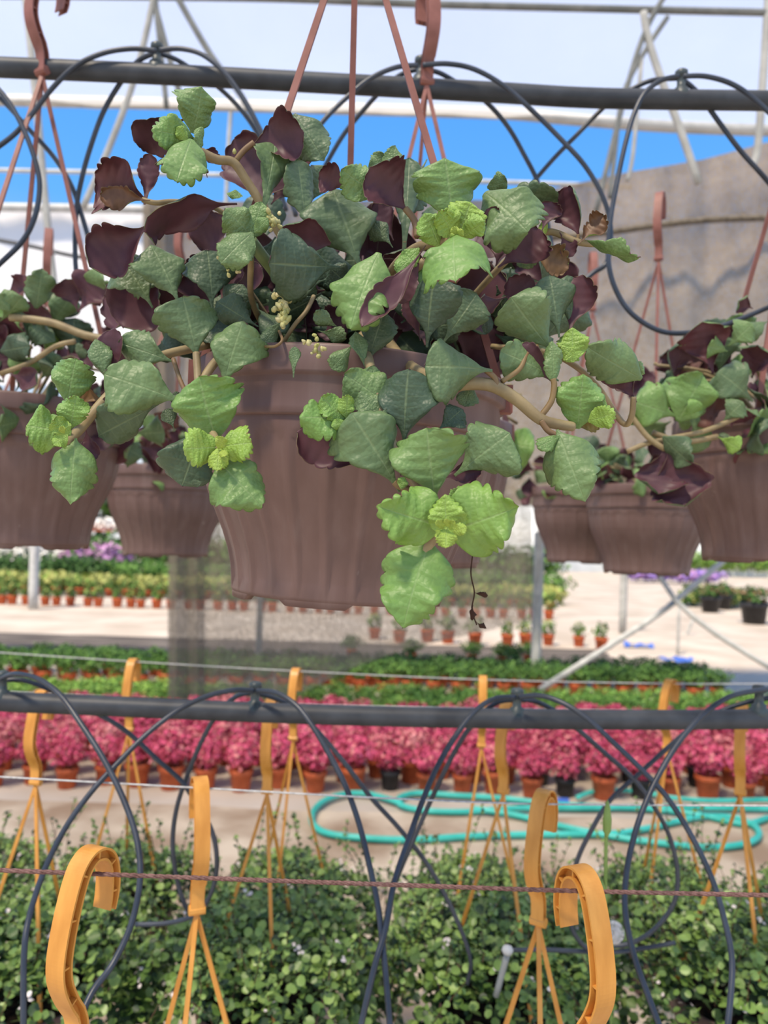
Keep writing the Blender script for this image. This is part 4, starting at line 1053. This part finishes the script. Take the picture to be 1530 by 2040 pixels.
def creeper_dome(seed, n, R=.205, H=.13, z0=0.0, sprigs=26, flowers=10, tall=.0):
    """foliage mesh + list of outer leaves, coordinates local to the plant base"""
    rr = random.Random(seed)
    mb = MB(); outer = []
    for k in range(n):
        a = rr.uniform(0, 6.283); q = math.sqrt(rr.random()) * 1.0
        bump = 1 + .16 * math.sin(a * 3 + seed) + .1 * math.sin(a * 7 + seed * 2)
        r = R * q * bump
        zs = H * (1 - q * q) ** .6 if q < 1 else 0
        zs = zs - (.10 * max(0, q - .75) / .25)
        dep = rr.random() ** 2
        c = Vector((r * math.cos(a), r * math.sin(a), z0 + zs - dep * .05 + rr.gauss(0, .007)))
        L = rr.uniform(.0105, .0185)
        M3 = rand_rot(rr)
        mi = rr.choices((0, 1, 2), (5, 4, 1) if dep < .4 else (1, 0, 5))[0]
        if dep < .02 and len(outer) < 70 and c.y < .06:
            outer.append((c, M3, L, mi)); continue
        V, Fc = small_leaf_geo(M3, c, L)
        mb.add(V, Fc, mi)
    for k in range(sprigs):
        a = rr.uniform(0, 6.283); q = math.sqrt(rr.random()) * .95
        p0 = Vector((R * q * math.cos(a), R * q * math.sin(a), z0 + H * (1 - q * q) ** .6 - .03))
        hgt = rr.uniform(.05, .10) + tall * rr.random()
        dr_ = Vector((rr.uniform(-.5, .5), rr.uniform(-.5, .5), 1)).normalized()
        pts = [p0, p0 + dr_ * hgt * .5 + Vector((rr.uniform(-.01, .01),) * 3), p0 + dr_ * hgt + Vector((rr.uniform(-.02, .02), rr.uniform(-.02, .02), -.005))]
        V, Fc = tube_geo(smooth_path(pts, 3), .0007, 4, False); mb.add(V, Fc, 3)
        sp = smooth_path(pts, 5)
        for j, p in enumerate(sp[2:]):
            for s in (0, 1):
                V, Fc = small_leaf_geo(rand_rot(rr), p, rr.uniform(.006, .011)); mb.add(V, Fc, rr.choice((0, 0, 1, 2)))
    for k in range(flowers):
        a = rr.uniform(0, 6.283); q = math.sqrt(rr.random()) * .9
        c = Vector((R * q * math.cos(a), R * q * math.sin(a), z0 + H * (1 - q * q) ** .6 + rr.uniform(-.005, .015)))
        for j in range(rr.choice((2, 3, 5))):
            V, Fc = small_leaf_geo(rand_rot(rr), c + Vector((rr.gauss(0, .004), rr.gauss(0, .004), rr.gauss(0, .003))), rr.uniform(.005, .009)); mb.add(V, Fc, 4)
    me = mb.mesh('foliage', [SL_A, SL_B, SL_C, SSTEM, PETAL])
    return me, outer

LOWPOT = pot_parts(72)
def hang_basket(row_d, hx, hy, psi_deg, label, seed, foliage=True, n=2600, drop=.32, R=.205, H=.13, spread=None, grp=None, tall=0.0, fdy=0):
    """hook crown at pixel (hx, hy) on the wire of that row"""
    d = row_d + 0.024 * ((hx - 765) / F * row_d)
    topp = P(hx, hy, d)
    psi = math.radians(psi_deg)
    k = topp + Matrix.Rotation(psi, 3, 'Z') @ HOOK_END
    rimc = Vector((k.x, k.y, k.z - drop))
    base = rimc - Vector((0, 0, .135))
    t = thing('hanging_basket', label, 'basket', base, grp)
    a0 = spread if spread is not None else random.Random(seed).uniform(0, 2)
    ends = [rimc + Vector((.095 * math.cos(a0 + i * 2.094), .095 * math.sin(a0 + i * 2.094), 0)) for i in range(3)]
    add_hanger(t, topp, psi, ends, YEL)
    if foliage:
        add_pot(t, base, (0, 0), 0, LOWPOT, .8)
        c = Vector((rimc.x, rimc.y, rimc.z + .02 + fdy))
        pl = thing('creeping_wire_vine', 'small leaved creeper under the ' + label.replace('yellow ', ''), 'plant', c)
        me, outer = creeper_dome(seed, n, R, H, 0, 40, 16, tall)
        fo = put('foliage', me, None); fo.parent = pl; fo['kind'] = 'stuff'
        for (cc, M3, L, mi) in outer:
            o = bpy.data.objects.new('leaf', SLM[mi]); COL.objects.link(o); o.parent = pl
            o.matrix_basis = Matrix.Translation(cc) @ M3.to_4x4() @ Matrix.Scale(L, 4)
    return t
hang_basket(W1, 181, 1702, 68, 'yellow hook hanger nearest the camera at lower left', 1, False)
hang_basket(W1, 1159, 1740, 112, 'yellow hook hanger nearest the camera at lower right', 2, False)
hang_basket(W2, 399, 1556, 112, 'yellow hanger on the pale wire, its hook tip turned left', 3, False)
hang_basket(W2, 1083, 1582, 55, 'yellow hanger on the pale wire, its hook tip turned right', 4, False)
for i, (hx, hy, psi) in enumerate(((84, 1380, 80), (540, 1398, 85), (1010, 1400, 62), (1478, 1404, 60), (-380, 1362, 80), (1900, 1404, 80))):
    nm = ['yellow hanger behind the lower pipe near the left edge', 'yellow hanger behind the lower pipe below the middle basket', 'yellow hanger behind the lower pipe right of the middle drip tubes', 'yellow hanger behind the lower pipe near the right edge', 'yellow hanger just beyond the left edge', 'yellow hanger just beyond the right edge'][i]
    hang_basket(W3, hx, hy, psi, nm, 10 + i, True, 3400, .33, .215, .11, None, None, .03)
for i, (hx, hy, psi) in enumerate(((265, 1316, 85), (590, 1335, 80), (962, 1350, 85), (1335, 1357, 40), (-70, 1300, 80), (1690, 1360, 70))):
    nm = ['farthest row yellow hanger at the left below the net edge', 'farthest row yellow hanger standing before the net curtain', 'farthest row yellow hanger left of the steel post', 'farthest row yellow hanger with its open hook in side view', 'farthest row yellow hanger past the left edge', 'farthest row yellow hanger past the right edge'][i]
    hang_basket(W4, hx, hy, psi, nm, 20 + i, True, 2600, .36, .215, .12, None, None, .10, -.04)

# small things among the creeper
dn = thing('dandelion_clock', 'white fluffy dandelion seed head on a thin green stalk', 'dandelion', P(1222, 2100, 1.02))
put('stalk', tube_mesh('stalk', [P(1216, 2100, 1.02), P(1218, 1960, 1.02), P(1221, 1868, 1.02)], .0012, SL_B, 6), dn)
FLUFF = noisy('seed_fluff', (0.75, 0.73, 0.70), (0.9, 0.88, 0.86), 80, .9, .1)
mb = MB(); rr = random.Random(5); c = P(1222, 1857, 1.02)
for k in range(260):
    v = Vector((rr.gauss(0, 1), rr.gauss(0, 1), rr.gauss(0, 1))).normalized()
    mb.add(*tube_geo([c + v * .003, c + v * .0115], .00018, 3, False))
    s = v.cross(Vector((.3, .5, .8))).normalized(); q = v.cross(s)
    tipp = c + v * .0135
    for a in range(4):
        w_ = s * math.cos(a * 1.57) + q * math.sin(a * 1.57)
        mb.add([c + v * .0115, tipp + w_ * .0026, tipp + w_ * .0022 + v.cross(w_) * .0009], [(0, 1, 2)])
put('seed_head', mb.mesh('seed_head', [FLUFF]), dn)
gs = thing('grass_stalk', 'tall pale green grass stalk rising past the right yellow hook', 'grass stalk', P(1204, 2100, .86))
put('stalk', tube_mesh('stalk', [P(1203, 2100, .86), P(1205, 1900, .86), P(1206, 1760, .86), P(1208, 1640, .86), P(1210, 1598, .86)], .0021, SL_B, 7), gs)
for (px, y0, y1) in ((1209, 1600, 1670), (1199, 1790, 1830)):
    mb = MB(); V, Fc = lathe_geo([(.0001, 0), (.0045, .008), (.005, .02), (.003, .034), (.0001, .042)], 8)
    b = P(px, y1, .857); mb.add([b + Vector(v) for v in V], Fc)
    put('seed_spike', mb.mesh('seed_spike', [SL_B]), gs)
de = thing('drip_stake', 'grey drip stake with a round white cap among the creeper', 'drip stake', P(990, 1975, 1.12))
put('stake', tube_mesh('stake', [P(988, 1985, 1.12), P(1000, 1940, 1.12), P(1011, 1900, 1.12)], .0045, STEEL, 8, 2), de)
mb = MB(); V, Fc = lathe_geo([(.0001, -.006), (.006, -.005), (.0085, 0), (.006, .005), (.0001, .006)], 12); b = P(1011, 1893, 1.115)
mb.add([b + Vector(v) for v in V], Fc); put('cap', mb.mesh('cap', [WHITEM]), de)

# ------------------------------------------------------------------ rows of potted plants on the ground
ORANGE = noisy('terracotta_plastic', (0.42, 0.085, 0.028), (0.56, 0.13, 0.045), 30, .5, .35)
BLKPOT = noisy('black_pot_plastic', (0.012, 0.012, 0.014), (0.03, 0.03, 0.033), 30, .5, .35)
PINK_A = noisy('pink_foliage', (0.62, 0.065, 0.15), (0.78, 0.15, 0.25), 9, .6, .2)
PINK_B = noisy('salmon_foliage', (0.68, 0.19, 0.20), (0.82, 0.33, 0.31), 9, .6, .2)
PINK_C = noisy('wine_foliage', (0.36, 0.04, 0.075), (0.54, 0.08, 0.13), 9, .6, .2)
GRN_L = noisy('light_green_foliage', (0.16, 0.30, 0.045), (0.30, 0.46, 0.10), 9, .6, .2)
GRN_M = noisy('mid_green_foliage', (0.075, 0.18, 0.03), (0.15, 0.28, 0.06), 9, .6, .2)
GRN_D = noisy('dark_green_foliage', (0.025, 0.07, 0.015), (0.07, 0.15, 0.035), 9, .6, .2)
YELG = noisy('yellow_green_foliage', (0.30, 0.32, 0.08), (0.46, 0.46, 0.16), 9, .6, .2)
LILAC = noisy('lilac_flowers', (0.42, 0.20, 0.40), (0.62, 0.36, 0.58), 9, .6, .2)
WHT = noisy('white_flowers', (0.78, 0.74, 0.68), (0.92, 0.90, 0.85), 9, .6, .2)
def small_pot_mesh(m, R=.07, H=.105, seg=20):
    prof = [(.0001, 0), (R * .70, 0), (R * .74, .004), (R * .90, H * .78), (R * .98, H * .79), (R, H * .81), (R, H * .98), (R * .97, H), (R * .90, H * .98), (R * .88, H * .86), (.0001, H * .86)]
    V, Fc = lathe_geo(prof, seg)
    return new_mesh('pot', V, Fc, [m])
def clump_mesh(seed, n, R, H, z0, mats, wts, L=(.018, .034), flat=.85):
    rr = random.Random(seed); mb = MB()
    for k in range(n):
        v = Vector((rr.gauss(0, 1), rr.gauss(0, 1), rr.gauss(0, 1))).normalized()
        q = rr.random() ** .33
        lob = 1 + .22 * math.sin(3 * math.atan2(v.y, v.x) + seed) * (1 - abs(v.z)) + .15 * math.sin(5 * v.z + seed)
        c = Vector((v.x * R * q * lob, v.y * R * q * lob, z0 + H * .5 + v.z * H * .5 * q * lob * flat))
        a = v + Vector((rr.gauss(0, .4), rr.gauss(0, .4), rr.gauss(0, .4) + .3)); a.normalize()
        s = a.cross(Vector((rr.gauss(0, 1), rr.gauss(0, 1), rr.gauss(0, 1)))).normalized()
        l = rr.uniform(*L); mi = rr.choices(range(len(mats)), wts)[0]
        y = a.cross(s)
        mb.add([c, c + s * l * .4 + y * l * .5, c + y * l + a * l * .25, c - s * l * .4 + y * l * .5], [(0, 1, 2), (0, 2, 3)], mi)
    return mb.mesh('foliage', mats)
def stems_mesh(seed, n, R, z0, z1, m):
    rr = random.Random(seed); mb = MB()
    for k in range(n):
        a = rr.uniform(0, 6.28); q = rr.uniform(.2, .8)
        mb.add(*tube_geo([Vector((R * .2 * math.cos(a), R * .2 * math.sin(a), z0)), Vector((R * q * math.cos(a), R * q * math.sin(a), z1))], .0025, 4, False))
    return mb.mesh('stems', [m])
def proto(seed, potm, mats, wts, n, R, H, z0, L=(.018, .034), pr=.07, ph=.105):
    t = bpy.data.objects.new('potted_plant', None)
    return dict(pot=small_pot_mesh(potm, pr, ph), fol=clump_mesh(seed, n, R, H, z0, mats, wts, L), st=stems_mesh(seed, 6, R, ph * .8, z0 + H * .5, SSTEM))
def place(pr, x, y, rz, sc, name, label, cat, group):
    t = bpy.data.objects.new(name, None); COL.objects.link(t); t.location = (x, y, .006 if y < 4.2 or y > 8.6 else 0); t.rotation_euler = (0, 0, rz); t.scale = (sc,) * 3
    tag(t, label, cat, group)
    for nm in ('pot', 'fol', 'st'):
        if pr[nm] is None: continue
        o = bpy.data.objects.new({'pot': 'pot', 'fol': 'foliage', 'st': 'stems'}[nm], pr[nm]); COL.objects.link(o); o.parent = t
        if nm != 'pot': o['kind'] = 'stuff'
    return t
PK = [proto(100 + k, ORANGE if k < 6 else BLKPOT, [PINK_A, PINK_B, PINK_C], ([5, 2, 2], [6, 1, 2], [3, 5, 2], [4, 1, 5], [5, 2, 2], [1, 6, 1], [4, 2, 4], [4, 1, 5])[k], 520, .108, .195, .118, (.018, .033), .07, .125) for k in range(8)]
rb = random.Random(8)
yaw = 0.024
def rowline(y0, x): return y0 + yaw * x
for r_i in range(6):
    y0 = 4.62 + r_i * .235
    half = 0.52 * y0 + .25
    x = -half + rb.uniform(0, .1)
    while x < half:
        right = x > .75
        idx = rb.choice([6, 7, 6, 1, 3]) if right and rb.random() < .75 else (7 if rb.random() < .04 else rb.randrange(6))
        col = 'black' if idx >= 6 else 'orange'
        where = ['front row before the teal hose', 'second row', 'third row', 'fourth row', 'fifth row', 'back row before the green plants'][r_i]
        place(PK[idx], x, rowline(y0, x) + rb.uniform(-.05, .05), rb.uniform(0, 6.28), rb.uniform(.88, 1.12), 'pink_potted_plant',
              f'pink leaved plant in {col} pot, {where} of the pink bed', 'potted plant', f'{col} potted pink plants of the {where}')
        x += rb.uniform(.19, .225)
GL = [proto(200 + k, ORANGE, [GRN_L, GRN_M], [3, 2], 420, .13, .15, .06, (.018, .034)) for k in range(3)]
GM = [proto(210 + k, ORANGE, [GRN_M, GRN_L], [6, 1], 420, .13, .15, .06, (.018, .034)) for k in range(3)]
GD = [proto(220 + k, ORANGE, [GRN_D, GRN_M], [3, 2], 420, .14, .22, .085, (.020, .036)) for k in range(3)]
for r_i in range(3):
    y0 = 6.4 + r_i * .24
    half = .52 * y0 + .2; x = -half
    while x < half:
        place(rb.choice(GL if x < .3 else GM), x, rowline(y0, x) + rb.uniform(-.03, .03), rb.uniform(0, 6.28), rb.uniform(.9, 1.1), 'light_green_potted_plant',
              f"light green bushy plant in orange pot, {['front', 'middle', 'back'][r_i]} row of the light green bed", 'potted plant', f'light green potted plants row {r_i + 1}')
        x += rb.uniform(.2, .235)
for r_i in range(3):
    y0 = 7.62 + r_i * .26
    half = .52 * y0 + .2; x = -half
    while x < min(half, 3.35 - r_i * .03):
        place(rb.choice(GD), x, rowline(y0, x) + rb.uniform(-.03, .03), rb.uniform(0, 6.28), rb.uniform(.9, 1.12), 'dark_green_potted_plant',
              f"dark green bushy plant in orange pot, {['front', 'middle', 'back'][r_i]} row of the dark green bed", 'potted plant', f'dark green potted plants row {r_i + 1}')
        x += rb.uniform(.215, .25)
# sparse pots on the mat and the far orange rows
SP = [proto(240 + k, ORANGE, [GRN_M, GRN_D, YELG], [3, 2, 1], 90, .12, .28, .12, (.03, .07), .095, .16) for k in range(3)]
for i in range(10):
    px = 752 + i * 50 + rb.uniform(-14, 14)
    gq = G(px, 1276 + (px - 765) * .028 + rb.uniform(-3, 6))
    place(rb.choice(SP), gq.x, gq.y, rb.uniform(0, 6), rb.uniform(.9, 1.15), 'orange_pot_seedling', 'sprig of green in orange pot standing on the pale strip beyond the weed mat', 'potted plant', 'sparse orange pots beyond the weed mat')
for i, (px, py) in enumerate(((940, 1322), (1000, 1326), (1024, 1332), (1052, 1322), (820, 1318), (700, 1310))):
    gq = G(px, py); place(GD[i % 3], gq.x, gq.y, 0, .95, 'dark_green_potted_plant', 'single dark green plant standing loose behind the dark green bed', 'potted plant', 'loose dark green plants behind the bed')
for r_i, (yy, n) in enumerate(((1209, 40), (1188, 42))):
    for i in range(n):
        px = -30 + i * (1150 / n) + rb.uniform(-6, 6)
        gq = G(px, yy + (px - 200) * .028)
        place(SP[i % 3], gq.x, gq.y, rb.uniform(0, 6), rb.uniform(.95, 1.12), 'orange_pot_seedling', f"far orange pot with dull sprigs, {['front', 'middle', 'back'][r_i]} row beside the short pale post", 'potted plant', f'far orange pots row {r_i + 1}')
# far hedges: clumps standing in rows, one per bush
def bushes(name, label, cat, grp, y0, px0, px1, n, R, H, mats, wts, seeds, z=0.0, leaf_L=(.10, .2), cnt=420):
    pm = [clump_mesh(s, cnt, R, H, 0, mats, wts, leaf_L) for s in seeds]
    for i in range(n):
        px = px0 + (px1 - px0) * (i + .5) / n + rb.uniform(-4, 4)
        p = P(px, 1000, y0)
        o = bpy.data.objects.new(name, pm[i % len(pm)]); COL.objects.link(o); o.location = (p.x, y0 + rb.uniform(-.3, .3), z)
        o.rotation_euler = (0, 0, rb.uniform(0, 6)); s = rb.uniform(.9, 1.12); o.scale = (s, s, s)
        tag(o, label, cat, grp)
bushes('shrub', 'yellow-green low shrub in the far row behind the orange pots', 'shrub', 'yellow-green far shrubs', 18.6, -60, 1110, 40, .42, .44, [YELG, GRN_L], [4, 1], (301, 302, 303), 0, (.07, .14))
bushes('shrub', 'dark evergreen shrub in the far hedge at the left', 'shrub', 'dark far hedge shrubs', 21.5, -60, 205, 9, .6, .74, [GRN_D], [1], (311, 312), 0, (.07, .14))
bushes('shrub', 'mid green shrub in the far hedge behind the net', 'shrub', 'mid green far hedge shrubs', 22, 195, 1110, 28, .6, .66, [GRN_M, GRN_D], [2, 1], (321, 322), 0, (.07, .14))
bushes('flower_clump', 'white flower clump low on the far left', 'flowers', 'white far flowers', 25, 5, 120, 6, .42, .92, [WHT, GRN_D], [3, 1], (331,))
bushes('flower_clump', 'lilac flower clump in the gap between the left pots', 'flowers', 'lilac far flowers', 25, 128, 250, 6, .45, 1.0, [LILAC, GRN_M], [4, 1], (341, 342))
bushes('flower_clump', 'magenta flower clump under the left pot', 'flowers', None, 28, 20, 50, 1, .4, 1.25, [PINK_A], [1], (351,))
bushes('shrub', 'tall dark shrub in the last hedge before the tree line', 'shrub', 'last hedge shrubs', 31, -80, 1090, 24, 1.0, 1.25, [GRN_D, GRN_M], [2, 1], (355, 356), 0, (.14, .28))
bn = thing('display_bench', 'far display bench carrying two white flower mounds', 'bench', P(200, 1000, 33))
bx_ = bn.location.x
mb = MB(); mb.add(*box_geo((bx_, 33, 1.40), 2.4, 1.0, .06)); put('bench_top', mb.mesh('bench_top', [ORANGE], False), bn)
for sx in (-1.1, 1.1):
    for sy in (-.4, .4):
        mb = MB(); mb.add(*box_geo((bx_ + sx, 33 + sy, .685), .08, .08, 1.37)); put('leg', mb.mesh('leg', [SSTEM], False), bn)
bushes('flower_clump', 'bright white flower mound on the far bench between the left pots', 'flowers', 'white mounds on the far bench', 33, 160, 240, 2, .5, .5, [WHT], [1], (361,), 1.43)
bushes('flower_clump', 'purple flower clump beyond the pale concrete at the right', 'flowers', 'purple flowers beyond the concrete', 30, 1255, 1420, 8, .5, .45, [LILAC, noisy('violet_flowers', (.28, .18, .55), (.45, .32, .72), 9)], [1, 3], (371, 372), .12)
bushes('shrub', 'pale green shrub in the distance at the right edge', 'shrub', 'pale green distant shrubs', 38, 1230, 1600, 14, .8, 1.1, [GRN_L, GRN_M], [2, 1], (381, 382), .2)
bushes('shrub', 'low olive shrub beside the black tubs at the right', 'shrub', 'olive shrubs beside the tubs', 19, 1360, 1490, 6, .32, .52, [YELG, GRN_D], [1, 2], (391, 392), 0, (.06, .12))
# black tubs
def tub(px, py, s, label):
    gq = G(px, py)
    t = thing('plant_tub', label, 'tub', gq)
    putl('tub_body', small_pot_mesh(BLKPOT, .27 * s, .42 * s, 24), t)
    f_ = putl('foliage', clump_mesh(int(px), 260, .3 * s, .45 * s, .34 * s, [GRN_D, noisy('rusty_foliage', (.16, .09, .05), (.26, .17, .08), 9)], [2, 1], (.06, .12)), t); f_['kind'] = 'stuff'
tub(1502, 1243, 1.0, 'black tub with a dark bush, closest tub at the right edge')
tub(1415, 1220, .85, 'black tub half hidden by the diagonal brace')
tub(1440, 1214, .8, 'black tub farther back beside the olive shrubs')
# blue scraps on the mat edge
BLUE = noisy('blue_plastic', (.05, .12, .45), (.10, .20, .62), 20, .5)
for (px, py, a) in ((1345, 1320, .1), (1270, 1290, -.1)):
    gq = G(px, py); mb = MB(); rr = random.Random(px)
    V = []; n = 9
    for i in range(n):
        for j in range(3):
            V.append((gq.x + (i / (n - 1) - .5) * .42, gq.y + (j - 1) * .09 + rr.uniform(-.02, .02), .012 + rr.uniform(0, .05) + (.03 if j == 1 else 0)))
    Fc = [(i * 3 + j, i * 3 + j + 1, (i + 1) * 3 + j + 1, (i + 1) * 3 + j) for i in range(n - 1) for j in range(2)]
    mb.add(V, Fc); tag(put('plastic_scrap', mb.mesh('plastic_scrap', [BLUE])), f"crumpled blue plastic scrap on the mat edge, {'nearer one' if py > 1300 else 'farther one'}", 'scrap')
# distant tree line and pale sheds
TREE = [clump_mesh(400 + k, 1500, 3.2, 6.5, .6, [GRN_D, GRN_M, noisy('grey_green', (.10, .13, .09), (.2, .23, .17), 9)], [2, 1, 2], (.35, .7)) for k in range(3)]
for i in range(9):
    x = -27 + i * 6.6
    t = bpy.data.objects.new('distant_tree', None); COL.objects.link(t); t.location = (x, 54 + rb.uniform(-2, 2), 0)
    tag(t, 'dusty green tree in the distant tree line', 'tree', 'distant tree line')
    for nm, me in (('crown', TREE[i % 3]), ('trunk', TRUNK if i else None)):
        if me is None:
            V, Fc = tube_geo([Vector((0, 0, 0)), Vector((.1, 0, 1.5)), Vector((0, .1, 3))], [.25, .2, .14], 8)
            TRUNK = me = new_mesh('trunk', V, Fc, [SSTEM])
        o = bpy.data.objects.new(nm, me); COL.objects.link(o); o.parent = t
        if nm == 'crown': o['kind'] = 'stuff'
SHED = noisy('pale_shed', (.70, .74, .74), (.84, .87, .86), 2, .6)
for (x0, x1, y, h, lb) in ((8, 24, 41, 3.0, 'pale polytunnel in the distance at the right'), (-3, 7.4, 40, 3.4, 'pale polytunnel in the distance behind the net')):
    V, Fc = [], []
    n = 14
    for i in range(n + 1):
        a = math.pi * i / n
        V.append((x0, y - 3 * math.cos(a), h * math.sin(a) ** .7 if 0 < i < n else 0)); V.append((x1, y - 3 * math.cos(a), h * math.sin(a) ** .7 if 0 < i < n else 0))
    Fc = [(2 * i, 2 * i + 1, 2 * i + 3, 2 * i + 2) for i in range(n)] + [tuple(2 * i for i in range(n + 1))[::-1], tuple(2 * i + 1 for i in range(n + 1))]
    tag(put('polytunnel', new_mesh('polytunnel', V, Fc, [SHED])), lb, 'polytunnel')

# ------------------------------------------------------------------ teal hose on the ground
TEAL = noisy('teal_hose_plastic', (0.03, 0.42, 0.34), (0.07, 0.56, 0.46), 8, .4, .45)
def gp(pts, z=.022): return [Vector((q.x, q.y, z + .006)) for q in (G(px, py) for px, py in pts)]
hose = thing('garden_hose', 'teal garden hose lying in flat loops on the soil', 'hose', G(1000, 1650))
put('hose_loop', tube_mesh('hose_loop', gp([(1530, 1640), (1480, 1652), (1400, 1635), (1300, 1622), (1200, 1618), (1100, 1612), (1000, 1600), (900, 1594), (830, 1590), (795, 1600), (800, 1615), (850, 1626), (930, 1628), (1000, 1622), (1080, 1620), (1180, 1620), (1300, 1618), (1420, 1620), (1600, 1622)]), .017, TEAL, 8), hose)
put('hose_loop', tube_mesh('hose_loop', gp([(800, 1612), (770, 1602), (730, 1592), (690, 1592), (650, 1604), (626, 1625), (622, 1650), (645, 1670), (700, 1680), (780, 1685), (850, 1684), (940, 1678), (1040, 1675), (1140, 1674), (1230, 1672), (1290, 1662), (1340, 1650), (1400, 1638), (1460, 1640), (1500, 1655), (1512, 1675), (1490, 1692), (1430, 1700), (1370, 1698), (1300, 1690), (1230, 1680), (1150, 1665), (1080, 1648), (1010, 1632), (940, 1622)], .024), .017, TEAL, 8), hose)
put('hose_loop', tube_mesh('hose_loop', gp([(1150, 1602), (1180, 1590), (1230, 1586), (1290, 1592), (1340, 1602), (1420, 1608), (1530, 1606), (1640, 1606)], .03), .014, TEAL, 8), hose)
c = gp([(1092, 1610), (1132, 1611)], .03)
put('hose_joint', tube_mesh('hose_joint', c, .024, BLUE, 10, 1), hose)['label'] = 'bright blue hose joint'
# sparse weeds on the soil
mb = MB(); rr = random.Random(99)
for k in range(900):
    x, y = rr.uniform(-2.2, 2.4), rr.uniform(2.4, 3.6)
    if rr.random() > (3.7 - y): continue
    c = Vector((x, y, .006)); h = rr.uniform(.03, .12)
    for j in range(rr.randint(3, 7)):
        p = c + Vector((rr.gauss(0, .02), rr.gauss(0, .02), h * rr.random()))
        mb.add(*small_leaf_geo(rand_rot(rr), p, rr.uniform(.012, .024)), rr.choice((0, 0, 1)))
wd = put('weeds', mb.mesh('weeds', [SL_C, SL_A])); tag(wd, 'sparse low weeds growing on the trodden soil', 'weeds', None, 'stuff')
